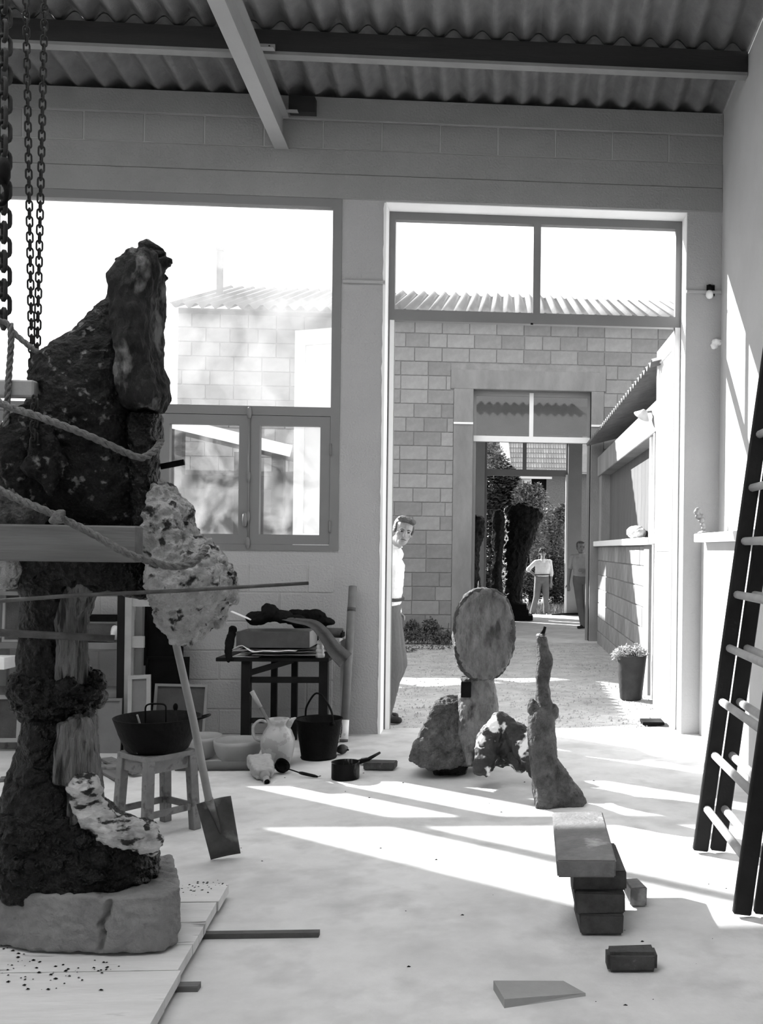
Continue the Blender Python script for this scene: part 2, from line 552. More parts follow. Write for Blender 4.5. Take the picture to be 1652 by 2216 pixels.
tag(pebble_field('yard_gravel', 5200, ((-2.2, 1.58), (9.02, 17.3)), 0.004, 0.020, -0.028, mat('gravel', 0.33, 0.95, 0.4, 9, 0.2, 40, rnd=0.1)),
    'scattered pebbles and crumbs over the dirt of the courtyard', 'gravel', kind='stuff')
struct(box('far_ground', (-60, 24.9, -0.25), (60, 90, -0.05), mat('garden_earth', 0.2, 0.95, 0.4, 1.5, 0.5, 9)))
struct(box('far_floor', (-5.5, 17.6, -0.2), (3.4, 24.9, -0.01), FLOORM))

# --- studio wall with window and door
xs = sorted([XL - 0.3, WX0, WX1, DX0, DX1, 2.15])
holesW = lambda x, y, z: (inr(x, (WX0, WX1)) and inr(z, (WZ0, WZ1))) or (inr(x, (DX0, DX1)) and z < DZ)
wall_back = struct(cells('wall_back', xs, [YW, YO], [0, WZ0, DZ - 0.0001, WZ1, 5.37], holesW, WALLM))
def course(parent, x0, x1, z0, z1, y, first, pitch=0.49, gap=0.011, proud=0.006, m=WALLM, share={}):
    """one course of blocks along x, each its own piece"""
    n0 = math.floor((x0 - first) / pitch)
    k = n0
    while first + k * pitch < x1:
        a, b = max(first + k * pitch, x0), min(first + (k + 1) * pitch, x1)
        k += 1
        if b - a < 0.06: continue
        w, h = round(b - a - gap, 3), round(z1 - z0 - gap, 3)
        key = (w, h, proud, m.name)
        if key not in share:
            bm = boxbm((w, 0.03, h), 0.0045)
            me = bpy.data.meshes.new('block'); bm.to_mesh(me); bm.free(); me.materials.append(m)
            share[key] = me
        link('block', share[key], None, parent, loc=((a + b) / 2, y - proud + 0.015 + random.uniform(-0.0025, 0.0025), (z0 + z1) / 2))
first = P(827, 305, YW).x
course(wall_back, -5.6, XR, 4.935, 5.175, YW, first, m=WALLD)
for i, z0 in enumerate((0.0, 0.21, 0.455, 0.70, 0.945, 1.19)):
    z1 = (0.21, 0.455, 0.70, 0.945, 1.19, 1.435)[i]
    course(wall_back, -4.6, -1.43, z0, z1, YW, P(538 if i % 2 else 606, 1250, YW).x)
# smooth cast bands above the openings
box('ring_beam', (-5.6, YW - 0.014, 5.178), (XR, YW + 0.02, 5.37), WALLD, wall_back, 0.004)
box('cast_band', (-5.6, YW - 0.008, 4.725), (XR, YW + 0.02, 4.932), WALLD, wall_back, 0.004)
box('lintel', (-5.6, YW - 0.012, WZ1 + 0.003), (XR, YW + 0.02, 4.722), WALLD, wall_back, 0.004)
box('pier_ledge', (WX1 + 0.012, YW - 0.022, 3.81), (DX0 + 0.002, YW + 0.01, 3.835), WALLM, wall_back, 0.003)
box('pier_ledge', (DX1 - 0.002, YW - 0.022, 3.81), (XR, YW + 0.01, 3.835), WALLM, wall_back, 0.003)
# ragged white strip: light bounced from the yard, painted along the pier edge
vs, fs = [], []
N = 90
for i in range(N + 1):
    z = 4.5 * i / N
    w = 0.016 + 0.012 * abs(noise.noise(Vector((z * 6, 1, 0)))) + 0.006 * noise.noise(Vector((z * 25, 4, 0)))
    vs += [(DX0 - w, YW - 0.003, z), (DX0 + 0.004, YW - 0.004, z), (DX0 + 0.004, YO, z)]
for i in range(N):
    for k in range(2):
        fs.append((3 * i + k, 3 * i + k + 1, 3 * i + k + 4, 3 * i + k + 3))
raw('lit_edge', vs, fs, WHITE, wall_back)
box('door_soffit_bounce', (DX0, YW + 0.004, DZ - 0.006), (DX1, YO - 0.07, DZ + 0.0), WHITE, wall_back)  # white sheet carries the light thrown up from the ground
box('reveal_bounce', (DX1 - 0.006, YW + 0.004, 0.0), (DX1 + 0.0, YO - 0.07, DZ - 0.006), WHITE, wall_back)  # white sheet, the brightness of the reveal put into its colour

# --- right wall, low wall, sill
def xprism(name, x0, x1, prof, m, parent=None):
    """profile in (y, z) pulled along x"""
    n = len(prof)
    vs = [(x0, y, z) for y, z in prof] + [(x1, y, z) for y, z in prof]
    fs = [tuple(range(n)), tuple(reversed(range(n, 2 * n)))] + [(i, n + i, n + (i + 1) % n, (i + 1) % n) for i in range(n)]
    o = raw(name, vs, fs, m, parent)
    bm = bmesh.new(); bm.from_mesh(o.data); bmesh.ops.recalc_face_normals(bm, faces=list(bm.faces)); bm.to_mesh(o.data); bm.free()
    return o
wall_right = struct(xprism('wall_right', XR, XR + 0.3, [(YB, 0), (YW, 0), (YW, 5.37), (YB, 6.65)], RIGHTM))
xprism('low_wall', 1.70, XR + 0.01, [(1.0, 0), (YW, 0), (YW, 1.655), (1.0, 1.655)], RIGHTM, wall_right)
box('sill', (1.60, 1.0, 1.657), (XR + 0.01, 8.52, 1.728), WHITEP, wall_right, 0.006)
wall_left = struct(cells('wall_left', [XL - 0.3, XL], [YB, -3, 2, 4.0, 6.4, YW], [0, 0.9, 3.2, 5.37],
                         lambda x, y, z: inr(y, (4.0, 6.4)) and inr(z, (0.9, 3.2)), WALLM))
wall_front = struct(cells('wall_front', [XL, -3.2, -0.4, XR], [YB - 0.25, YB], [0, 3.2, 6.5], lambda x, y, z: inr(x, (-3.2, -0.4)) and z < 3.2, WALLM))

# --- corrugated roof, purlins, rafters
def corr(name, x0, x1, y0, y1, zf, parent, m=SHEET, pitch=0.217, amp=0.042, per=12, th=0.007, ny=3):
    n = max(2, int(round((x1 - x0) / pitch * per)))
    vs, fs = [], []
    for t in (0, th):
        for j in range(ny + 1):
            y = y0 + (y1 - y0) * j / ny
            for i in range(n + 1):
                x = x0 + (x1 - x0) * i / n
                vs.append((x, y, zf(y) + amp + amp * math.cos(2 * math.pi * x / pitch) + t))
    w = n + 1
    off = w * (ny + 1)
    for j in range(ny):
        for i in range(n):
            a = j * w + i
            fs.append((a, a + w, a + w + 1, a + 1))
            fs.append((off + a, off + a + 1, off + a + w + 1, off + a + w))
    for i in range(n):
        fs.append((i, i + 1, off + i + 1, off + i))
        a = ny * w + i
        fs.append((a + 1, a, off + a, off + a + 1))
    return raw(name, vs, fs, m, parent, True)
SKY = (-7.378 + 2 * 1.085, -7.378 + 7 * 1.085)
ceiling = struct(thing('ceiling', None, None, (-2, 4, 5.8)))
rows = [(7.85, 9.25, 0.0), (6.15, 7.90, 0.012), (4.55, 6.35, 0.024), (2.9, 4.75, 0.036), (1.2, 3.1, 0.048), (-0.6, 1.4, 0.06), (-2.4, -0.4, 0.072), (-4.4, -2.2, 0.084)]
for (y0, y1, dz) in rows:
    x = -7.378
    k = 0
    while x < XR:
        x2 = min(x + 5 * 0.217, XR + 0.012)
        if SKY[0] - 0.05 < x < SKY[1] - 0.2 and y0 in (-0.6, 1.2, 2.9, 4.55):
            x = x2; k += 1; continue
        corr('roof_sheet', x, x2 + (0.02 if x2 < XR else 0), y0, y1, lambda y, d=dz + 0.004 * (k % 2): zroof(y) + d, ceiling)
        x = x2; k += 1
for i, yp in enumerate((7.80,)):
    t = thing('roof_purlin', ('dark timber purlin under the corrugated sheets, nearest to the window wall' if i == 0 else 'dark timber purlin under the corrugated sheets, over the front of the room'), 'beam', (0, yp, zroof(yp) - 0.1), None if i == 0 else 'purlins overhead')
    z = zroof(yp)
    box('purlin_web', (XL, yp, z - 0.165), (XR - 0.004, yp + 0.06, z - 0.002), DARKW, t)
    box('purlin_lit_underside', (XL, yp - 0.004, z - 0.190), (XR - 0.004, yp + 0.085, z - 0.165), PURL, t)  # paler strip stands for the underside lit from the floor
def zraf(Y): return 4.915 + 0.10 * (YW - Y)
for i, xc in enumerate((-1.908,)):
    t = thing('steel_rafter', 'grey painted steel rafter running up under the roof' if i == 0 else 'grey steel rafter beyond the left edge of the window', 'beam', (xc, 4, zraf(4)))
    def rbar(nm, dx0, dx1, z0, z1):
        prof = [(YB, zraf(YB) + z0), (YW + 0.0, zraf(YW) + z0), (YW + 0.0, zraf(YW) + z1), (YB, zraf(YB) + z1)]
        return xprism(nm, xc + dx0, xc + dx1, prof, STEEL, t)
    rbar('bottom_flange', -0.058, 0.058, 0, 0.014)
    rbar('web', -0.006, 0.006, 0.014, 0.266)
    rbar('top_flange', -0.058, 0.058, 0.266, 0.280)
    for yy in (7.78, 8.66):
        zt = zraf(yy) + 0.28
        c = box('angle_clip', (xc + 0.02, yy - 0.035, zt + 0.0), (xc + 0.15, yy - 0.028, zt + 0.05), STEEL, t)
        box('clip_foot', (xc + 0.02, yy - 0.09, zt - 0.002), (xc + 0.15, yy - 0.035, zt + 0.005), STEEL, t)
        lathe('bolt', [(0.0, -0.004), (0.009, -0.004), (0.009, 0.006), (0.0, 0.006)], (xc + 0.11, yy - 0.038, zt + 0.028), IRON, t, 8, rot=(math.pi / 2, 0, 0))
sk = struct(thing('window_2', None, None, (-2, 3, 6)))
GLASSK = glass_mat('whitewashed_glass', 1.0, 0.85, lo=0.97)
def skz(y, d): return zroof(y) + 0.06 + d
for i in range(5):
    a, b = SKY[0] + i * 1.085, SKY[0] + (i + 1) * 1.085
    vs = [(x_, y_, skz(y_, t)) for t in (0, 0.006) for (x_, y_) in ((a, -0.45), (b, -0.45), (b, 6.22), (a, 6.22))]
    raw('skylight_pane', vs, [(3, 2, 1, 0), (4, 5, 6, 7), (0, 1, 5, 4), (1, 2, 6, 5), (2, 3, 7, 6), (3, 0, 4, 7)], GLASSK, sk)
    bar('glazing_bar', (a, -0.5, skz(-0.5, -0.02)), (a, 6.3, skz(6.3, -0.02)), 0.04, 0.05, STEEL, sk)
tb = box('timber_stub', (-1.835, YW - 0.10, 5.20), (-1.62, YW - 0.015, 5.33), DARKW)
tag(tb, 'short dark timber block wedged beside the rafter at the wall top', 'timber block')

# --- window
win = struct(thing('window_1', None, None, ((WX0 + WX1) / 2, YW + 0.05, WZ0)))
FY0, FY1 = YW - 0.012, YW + 0.075
fw = 0.075
xs = [WX0, WX0 + fw, -4.34, -4.26, WX1 - fw, WX1]
cells('window_frame', xs, [FY0, FY1], [WZ0, WZ0 + 0.05, 2.68, 2.755, WZ1 - 0.07, WZ1],
      lambda x, y, z: (inr(x, (xs[1], xs[2])) or inr(x, (xs[3], xs[4]))) and (inr(z, (WZ0 + 0.05, 2.68)) or inr(z, (2.755, WZ1 - 0.07))), FRAMEM, win)
for a, b in ((xs[1], xs[2]), (xs[3], xs[4])):
    box('upper_pane', (a - 0.004, YW + 0.04, 2.751), (b + 0.004, YW + 0.045, WZ1 - 0.066), GLASSU, win)
def sash(x0, x1, z0, z1):
    s = 0.082
    f = cells('sash', [x0, x0 + s, x1 - s, x1], [FY0 + 0.004, FY1 - 0.02], [z0, z0 + s, z1 - s, z1],
              lambda x, y, z: inr(x, (x0 + s, x1 - s)) and inr(z, (z0 + s, z1 - s)), FRAMEM, win)
    box('sash_pane', (x0 + s - 0.004, YW + 0.03, z0 + s - 0.004), (x1 - s + 0.004, YW + 0.034, z1 - s + 0.004), GLASS, f)
    return f
Z0s, Z1s = WZ0 + 0.052, 2.676
sa = P(540, 1000, YW).x
sash(sa + 0.003, WX1 - fw - 0.002, Z0s, Z1s)
sl = P(345, 1000, YW).x
sash(sl, sa - 0.003, Z0s, Z1s)
sash(sl - 0.72, sl - 0.006, Z0s, Z1s)
sash(-4.26, sl - 0.726, Z0s, Z1s)
box('blind_panel', (-5.37, FY0 + 0.006, Z0s - 0.004), (-4.342, FY1 - 0.02, Z1s + 0.006), FRAMEM, win)
r = tube('espagnolette_rod', [(sa, FY0 - 0.008, Z0s - 0.01), (sa, FY0 - 0.008, Z1s + 0.03)], 0.008, FRAMEM, win, 8)
for z, rr in ((Z0s + 0.01, 0.02), (Z1s + 0.02, 0.022), (2.16, 0.017), (1.83, 0.016)):
    lathe('rod_keeper', [(0.0, -0.05), (rr * 0.7, -0.045), (rr, -0.01), (rr, 0.02), (rr * 0.5, 0.045), (0, 0.05)], (sa, FY0 - 0.01, z), FRAMEM, r, 10)
lathe('rod_handle', [(0.0, -0.06), (0.016, -0.05), (0.022, 0.0), (0.016, 0.05), (0.0, 0.06)], (sa - 0.025, FY0 - 0.02, 1.80), FRAMEM, r, 10)
for z in (2.40, 1.75):
    lathe('hinge', [(0.0, -0.05), (0.009, -0.05), (0.009, 0.05), (0, 0.05)], (WX1 - fw + 0.005, FY0 - 0.006, z), FRAMEM, win, 8)
# window board outside keeps the rain off
box('window_sill', (WX0, YW + 0.08, WZ0 - 0.0), (WX1, YO + 0.05, WZ0 + 0.03), CONC, win)

# --- door
door = struct(thing('door_1', None, None, ((DX0 + DX1) / 2, YO - 0.05, 0)))
jy0, jy1 = YO - 0.07, YO + 0.005
jw = 0.05
dx0, dx1 = DX0 + 0.006, DX1 - 0.008
zt0, zt1 = 3.56, 3.655
mc = P(1163, 560, YO - 0.07).x
xs = [dx0, dx0 + jw, mc - 0.032, mc + 0.032, dx1 - jw, dx1]
cells('door_frame', xs, [jy0, jy1], [0, zt0, zt1, DZ - 0.075, DZ - 0.008],
      lambda x, y, z: (inr(x, (xs[1], xs[4])) and z < zt0) or ((inr(x, (xs[1], xs[2])) or inr(x, (xs[3], xs[4]))) and inr(z, (zt1, DZ - 0.075))), FRAMEM, door)
box('jamb_lining', (dx0 + 0.012, jy0 - 0.004, 0), (dx0 + jw, jy0 + 0.01, zt0), WHITEP, door)
box('jamb_lining', (dx1 - jw, jy0 - 0.004, 0), (dx1 - 0.004, jy0 + 0.01, zt0), WHITEP, door)
for a, b in ((xs[1], xs[2]), (xs[3], xs[4])):
    box('transom_pane', (a - 0.004, YO - 0.035, zt1 - 0.004), (b + 0.004, YO - 0.031, DZ - 0.071), GLASSC, door)
box('lock_strike', (mc - 0.09, jy0 - 0.004, zt0 + 0.005), (mc + 0.03, jy0 + 0.004, zt0 + 0.045), FRAMEM, door)
box('latch_hole', (mc - 0.05, jy0 - 0.007, zt0 - 0.008), (mc - 0.028, jy0 + 0.004, zt0 + 0.006), IRON, door)
def leaf(a, b):
    """panelled door leaf standing open between floor points a and b"""
    a, b = Vector(a), Vector(b)
    d = (b - a).normalized()
    L = (b - a).length
    n = Vector((-d.y, d.x, 0))
    t = 0.045
    s = 0.11
    zz = [0.02, 0.20, 1.58, 1.70, zt0 - 0.15, zt0 - 0.01]
    xx = [0, s, L - s, L]
    f = cells('door_leaf', xx, [-t / 2, t / 2], zz, lambda x, y, z: inr(x, (s, L - s)) and (inr(z, (0.2, 1.58)) or inr(z, (1.70, zt0 - 0.15))), WHITEP, None)
    M = Matrix.Identity(4)
    for i in range(3):
        M[i][0], M[i][1], M[i][2], M[i][3] = d[i], n[i], (0, 0, 1)[i], a[i]
    f.matrix_basis = M
    _parent(f, door)
    for z0, z1 in ((0.2, 1.58), (1.70, zt0 - 0.15)):
        p = box('door_panel', (s - 0.005, -0.008, z0 - 0.005), (L - s + 0.005, 0.008, z1 + 0.005), WHITEP, None)
        p.matrix_basis = M @ p.matrix_basis
        _parent(p, f)
    return f
leaf((DX1 - 0.03, YO + 0.02, 0), (DX1 - 0.035, YO + 1.0, 0))
leaf((DX0 - 0.03, YO + 0.05, 0), (-1.92, 9.45, 0))

# ================================================================== COURTYARD
FW = 17.70
FX0, FX1 = -5.58, 3.5
ox0, ox1, ozt = -0.565, 1.485, 4.345
wall_far = struct(cells('wall_far', [FX0, ox0, ox1, FX1], [FW, FW + 0.25], [-0.1, ozt, 5.62], lambda x, y, z: inr(x, (ox0, ox1)) and z < ozt, MORTAR))
# blocks: those in view single, the ones out of view joined
rng = random.Random(3)
bm_rest = bmesh.new()
shareF = {}
for r in range(24):
    z0 = -0.06 + r * 0.243
    z1 = min(z0 + 0.243, 5.62)
    if z1 - z0 < 0.1: continue
    x = FX0 + (0 if r % 2 else -0.235)
    while x < FX1:
        w = rng.choice((0.47, 0.47, 0.47, 0.47, 0.40, 0.31)) if r % 3 == 0 else 0.47
        segs = [(max(x, FX0), min(x + w, FX1))]
        x += w
        zc = (z0 + z1) / 2
        def cut(segs, c0, c1):
            out = []
            for a, b in segs:
                if b <= c0 or a >= c1: out.append((a, b))
                else:
                    if a < c0: out.append((a, c0))
                    if b > c1: out.append((c1, b))
            return out
        if inr(zc, (4.345, 4.68)): segs = cut(segs, -0.955, 1.736)
        elif zc < 4.345: segs = cut(segs, -0.90, 1.70)
        for a, b in segs:
            if b - a < 0.06: continue
            xm = (a + b) / 2
            pw, ph = round(b - a - 0.013, 2), round(z1 - z0 - 0.013, 3)
            yo = rng.uniform(-0.004, 0.004)
            seen = (xm > -2.35 and xm < 2.95 and (zc > 1.0 or xm < 1.7)) and not (xm > 1.7 and zc < 3.3) or (xm < -2.2 and zc > 3.7)
            if seen:
                key = (pw, ph)
                if key not in shareF:
                    bm = boxbm((pw, 0.03, ph), 0.006)
                    me = bpy.data.meshes.new('block'); bm.to_mesh(me); bm.free(); me.materials.append(BLOCKM)
                    shareF[key] = me
                link('block', shareF[key], None, wall_far, loc=(xm, FW - 0.004 + 0.004 + yo, (z0 + z1) / 2))
            else:
                add_box(bm_rest, (xm, FW + yo, (z0 + z1) / 2), (pw, 0.03, ph))
tag(frombm('blocks', bm_rest, BLOCKM, wall_far), kind='stuff')
box('lintel', (-0.955, FW - 0.03, ozt), (1.736, FW + 0.02, 4.675), CONC, wall_far, 0.008, 0.004)
box('pillar', (-0.90, FW - 0.03, -0.1), (ox0, FW + 0.24, ozt), CONC, wall_far, 0.006)
box('pillar', (ox1, FW - 0.03, -0.1), (1.705, FW + 0.24, ozt), CONC, wall_far, 0.006)
box('pier_ledge', (-0.90, FW - 0.05, 3.73), (ox0, FW - 0.02, 3.765), WHITEP, wall_far)
box('pier_ledge', (ox1, FW - 0.05, 3.73), (1.86, FW - 0.02, 3.765), WHITEP, wall_far)
d2 = struct(thing('door_2', None, None, ((ox0 + ox1) / 2, FW + 0.2, 0)))
mc2 = P(1151, 900, FW).x
xs = [ox0, ox0 + 0.045, mc2 - 0.035, mc2 + 0.035, ox1 - 0.045, ox1]
cells('door_frame', xs, [FW + 0.18, FW + 0.24], [-0.02, 3.455, 3.565, ozt - 0.08, ozt],
      lambda x, y, z: (inr(x, (xs[1], xs[4])) and z < 3.455) or ((inr(x, (xs[1], xs[2])) or inr(x, (xs[3], xs[4]))) and inr(z, (3.565, ozt - 0.08))), STEEL, d2)
box('transom_bar', (ox0 + 0.004, FW + 0.165, 3.46), (ox1 - 0.004, FW + 0.18, 3.56), WHITEP, d2)
box('transom_mullion', (mc2 - 0.036, FW + 0.165, 3.561), (mc2 + 0.036, FW + 0.18, ozt - 0.02), WHITEP, d2)
for a, b in ((xs[1], xs[2]), (xs[3], xs[4])):
    box('transom_pane', (a - 0.003, FW + 0.21, 3.56), (b + 0.003, FW + 0.214, ozt - 0.076), GLASSC, d2)
# far building: side walls, rear wall, gable roof
BY = 24.6
bx0, bx1 = -0.50, 1.525
wall_rear = struct(cells('wall_rear_building', [FX0, -3.6, -1.4, bx0, bx1, 1.86, 3.2, FX1], [BY, BY + 0.25], [-0.1, 1.5, 3.46, ozt, 5.62],
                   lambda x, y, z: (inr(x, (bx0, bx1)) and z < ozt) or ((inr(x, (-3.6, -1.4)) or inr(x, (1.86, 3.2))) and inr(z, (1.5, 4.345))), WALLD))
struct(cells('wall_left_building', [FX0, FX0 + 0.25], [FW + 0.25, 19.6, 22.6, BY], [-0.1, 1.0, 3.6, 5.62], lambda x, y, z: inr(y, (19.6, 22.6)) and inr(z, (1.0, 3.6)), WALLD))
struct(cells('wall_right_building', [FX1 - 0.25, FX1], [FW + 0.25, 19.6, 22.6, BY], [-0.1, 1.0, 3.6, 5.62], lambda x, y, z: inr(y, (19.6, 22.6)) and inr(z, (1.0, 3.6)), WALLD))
d3 = struct(thing('door_3', None, None, ((bx0 + bx1) / 2, BY + 0.2, 0)))
mc3 = P(1136, 990, BY).x
xs = [bx0, bx0 + 0.06, mc3 - 0.05, mc3 + 0.05, bx1 - 0.05, bx1]
cells('door_frame', xs, [BY + 0.14, BY + 0.22], [-0.02, 3.36, 3.52, ozt - 0.08, ozt],
      lambda x, y, z: (inr(x, (xs[1], xs[4])) and z < 3.36) or ((inr(x, (xs[1], xs[2])) or inr(x, (xs[3], xs[4]))) and inr(z, (3.52, ozt - 0.08))), FRAMEM, d3)
box('jamb_lining', (bx1 - 0.052, BY + 0.02, 0), (bx1 + 0.0, BY + 0.14, 3.4), WHITEP, d3)
roof_far = struct(thing('ceiling_far_building', None, None, (-1, 21.1, 6)))
sl = math.tan(math.radians(18.5))
x = FX0 - 0.05
k = 0
while x < FX1 + 0.1:
    x2 = min(x + 1.085, FX1 + 0.15)
    corr('roof_sheet', x, x2 + 0.02, 17.42, 21.2, lambda y, d=0.004 * (k % 2): 5.55 + (y - 17.42) * sl + d, roof_far, per=8, ny=2)
    corr('roof_sheet', x, x2 + 0.02, 21.2, 25.1, lambda y, d=0.004 * (k % 2): 5.55 + (21.2 - 17.42) * sl - (y - 21.2) * sl + d, roof_far, per=8, ny=2)
    x = x2; k += 1
ch = thing('chimney', 'thin dark chimney pipe standing on the far roof', 'chimney', (P(476, 600, 19.3).x, 19.3, 6.1))
a, b = P(476, 606, 19.3), P(476, 537, 19.3)
box('flue', (a.x - 0.05, 19.25, 6.10), (a.x + 0.05, 19.35, b.z), CONC, ch)
box('flue_rim', (a.x - 0.06, 19.24, b.z - 0.05), (a.x + 0.06, 19.36, b.z - 0.0), CONC, ch)

# --- outbuilding along the right of the yard
OX = 1.635
ob = thing('outbuilding', 'low block outbuilding with shuttered opening along the right of the courtyard', 'building', (2.3, 13.8, 0))
core = cells('low_wall', [OX + 0.012, OX + 0.22], [11.7, 17.66], [-0.1, 1.64], lambda x, y, z: False, MORTAR, ob)
shareR = {}
for r in range(7):
    z0 = -0.06 + 0.243 * r
    z1 = min(z0 + 0.243, 1.64)
    y = 11.72 - (0.235 if r % 2 else 0)
    while y < 17.64:
        a, b = max(y, 11.72), min(y + 0.47, 17.64)
        y += 0.47
        if b - a < 0.05: continue
        key = (round(b - a, 2), round(z1 - z0, 3))
        if key not in shareR:
            bm = boxbm((0.03, b - a - 0.012, z1 - z0 - 0.014), 0.005)
            me = bpy.data.meshes.new('block'); bm.to_mesh(me); bm.free(); me.materials.append(BLOCKM)
            shareR[key] = me
        link('block', shareR[key], None, core, loc=(OX + 0.012 + random.uniform(-0.003, 0.003), (a + b) / 2, (z0 + z1) / 2))
box('near_pilaster', (OX - 0.02, 11.28, -0.1), (OX + 0.22, 11.7, 1.64), CONC, ob)
box('far_pilaster', (OX + 0.0, 17.2, 1.73), (OX + 0.2, 17.66, 2.86), CONC, ob)
box('near_post', (OX - 0.01, 11.30, 1.735), (OX + 0.1, 11.42, 2.86), WHITEP, ob)
box('sill', (OX - 0.09, 11.2, 1.645), (OX + 0.25, 17.66, 1.73), WHITEP, ob, 0.006)
box('lintel_beam', (OX - 0.03, 9.9, 2.86), (OX + 0.22, 17.66, 3.2), CONC, ob, 0.008)
y = 11.45
while y < 17.2:
    b = box('shutter_board', (OX + 0.15, y + 0.003, 1.735), (OX + 0.175, min(y + 0.36, 17.2) - 0.003, 2.86), SHUT, ob, 0.003)
    y += 0.36
box('end_wall', (OX + 0.25, 9.6, -0.1), (OX + 0.45, 11.28, 3.2), SHUT, ob)
box('near_jamb', (OX - 0.02, 10.95, -0.05), (OX + 0.1, 11.05, 2.86), WHITEP, ob)
box('near_rail', (OX - 0.04, 9.9, 1.66), (OX + 0.08, 11.2, 1.73), WHITEP, ob)
# eave sheets, corrugations running across
def eave(name, y0, y1):
    n = int((y1 - y0) / 0.217 * 10)
    vs, fs = [], []
    for t in (0, 0.007):
        for i in range(n + 1):
            y = y0 + (y1 - y0) * i / n
            w = 0.03 + 0.03 * math.cos(2 * math.pi * y / 0.217)
            vs.append((1.40, y, 3.37 + w + t)); vs.append((3.4, y, 3.37 + 0.55 + w + t))
    o2 = 2 * (n + 1)
    for i in range(n):
        a = 2 * i
        fs += [(a, a + 1, a + 3, a + 2), (o2 + a, o2 + a + 2, o2 + a + 3, o2 + a + 1), (a, a + 2, o2 + a + 2, o2 + a)]
    return raw(name, vs, fs, SHEET, ob, True)
y = 9.7
while y < 17.6:
    eave('roof_sheet', y, min(y + 1.085, 17.62)); y += 1.085
box('back_wall', (3.2, 9.6, -0.1), (3.4, 17.66, 3.8), CONC, ob)

# --- lean-to on the left of the yard
lt = thing('lean_to', 'open lean-to shed with a sloping corrugated roof on the left of the courtyard', 'shed', (-4.3, 13.5, 0))
lA, lB = P(380, 922, 13.6), P(672, 992, 13.6)
slope = (lB.z - lA.z) / (lB.x - lA.x)
lx0, lx1 = -8.0, lB.x
def lz(x): return lB.z + (x - lB.x) * slope
def ltsheet(y0, y1):
    n = int((y1 - y0) / 0.217 * 10)
    vs, fs = [], []
    for t in (0, 0.007):
        for i in range(n + 1):
            y = y0 + (y1 - y0) * i / n
            w = 0.035 * math.cos(2 * math.pi * y / 0.217)
            vs.append((lx0, y, lz(lx0) + w + t)); vs.append((lx1, y, lz(lx1) + w + t))
    o2 = 2 * (n + 1)
    for i in range(n):
        a = 2 * i
        fs += [(a, a + 1, a + 3, a + 2), (o2 + a, o2 + a + 2, o2 + a + 3, o2 + a + 1), (a + 1, o2 + a + 1, o2 + a + 3, a + 3)]
    return raw('roof_sheet', vs, fs, SHEET, lt, True)
for y in (12.4, 13.48, 14.56): ltsheet(y, y + 1.09)
bar('verge_board', (lx0, 12.38, lz(lx0) - 0.02), (lx1, 12.38, lz(lx1) - 0.02), 0.03, 0.14, WHITEP, lt)
for xp in (-2.75, -3.95, -5.6):
    box('post', (xp - 0.07, 12.5, -0.05), (xp + 0.07, 12.64, lz(xp) - 0.08), DARKW, lt)
    box('post', (xp - 0.07, 15.4, -0.05), (xp + 0.07, 15.54, lz(xp) - 0.08), DARKW, lt)
bar('tie_beam', (-8, 12.57, 2.35), (-2.7, 12.57, 2.35), 0.1, 0.16, DARKW, lt)
box('back_wall', (-8, 15.6, -0.05), (-2.7, 15.7, 2.7), SHUT, lt)

# ================================================================== THE BIG SCULPTURE
SY = 4.12
sc = thing('torso_sculpture', 'towering dark torso on a single booted leg, roped to timber props', 'sculpture', G(200, 1960, 0.27))
bm = loft_px([(1145, 30, 332, .16, .05), (1100, 32, 330, .19, .04), (1040, 60, 325, .21, .03), (980, 66, 305, .22, .02), (920, 72, 300, .22, 0), (885, 78, 300, .22, 0),
              (840, 80, 305, .21, 0), (800, 86, 310, .20, 0), (770, 104, 312, .18, 0), (740, 140, 318, .16, .02), (710, 176, 322, .14, .03), (680, 205, 325, .12, .04), (650, 226, 330, .11, .05),
              (615, 232, 335, .10, .05), (590, 240, 338, .10, .05), (565, 258, 342, .09, .05), (545, 280, 338, .08, .05), (532, 300, 328, .05, .05)], SY)
add_ell(bm, P(318, 536, SY), (.028, .04, .03))
for (x0, y0, x1, y1, r) in ((335, 575, 368, 565, .020), (338, 600, 363, 604, .020), (330, 552, 350, 551, .014), (318, 545, 316, 529, .018), (285, 556, 283, 545, .012), (262, 575, 255, 566, .012), (340, 860, 356, 856, .02), (334, 790, 344, 786, .014), (330, 620, 342, 624, .012)):
    add_caps(bm, P(x0, y0, SY - .03), r, P(x1, y1, SY - .03), .005)
for (x, y, r) in ((352, 568, .008), (348, 585, .012), (262, 565, .02), (250, 585, .02), (345, 548, .014), (285, 548, .02), (272, 556, .016), (335, 540, .02)):
    add_ell(bm, P(x, y, SY), (r, r * 1.4, r * .8))
remesh('torso', bm, .0085, BRONZE, sc, 2, .016, 1.0, 7.0, .005, 26.0)
# proud slab running down the right side of the chest
bm = loft_px([(884, 280, 346, .10), (860, 276, 352, .11), (830, 268, 348, .11), (790, 262, 337, .11), (740, 258, 333, .11), (700, 252, 334, .10), (650, 246, 337, .10), (610, 248, 344, .10), (575, 262, 346, .09), (548, 284, 340, .07)], SY - .10, power=3.5)
remesh('chest_slab', bm, .0085, mat('streaked_dark_plaster', 0.018, 0.6, 0.8, 8, 1.0, 50, bdist=.02, c2=0.13, c2scale=12, c2cut=0.62, c2soft=0.05, stretch=(1, 1, 0.5), spec=0.07), sc, 1, .018, 2.0, 9.0, .006, 30.0, .5)
bm = loft_px([(1150, 296, 335, .08), (1100, 292, 338, .08), (1040, 290, 335, .08), (980, 288, 340, .08), (930, 286, 343, .08), (896, 284, 346, .07)], SY - .07, power=3.5)
remesh('waist_slab', bm, .0085, BRONZ2, sc, 1, .014, 3.0, 9.0, .005, 30.0, .6)
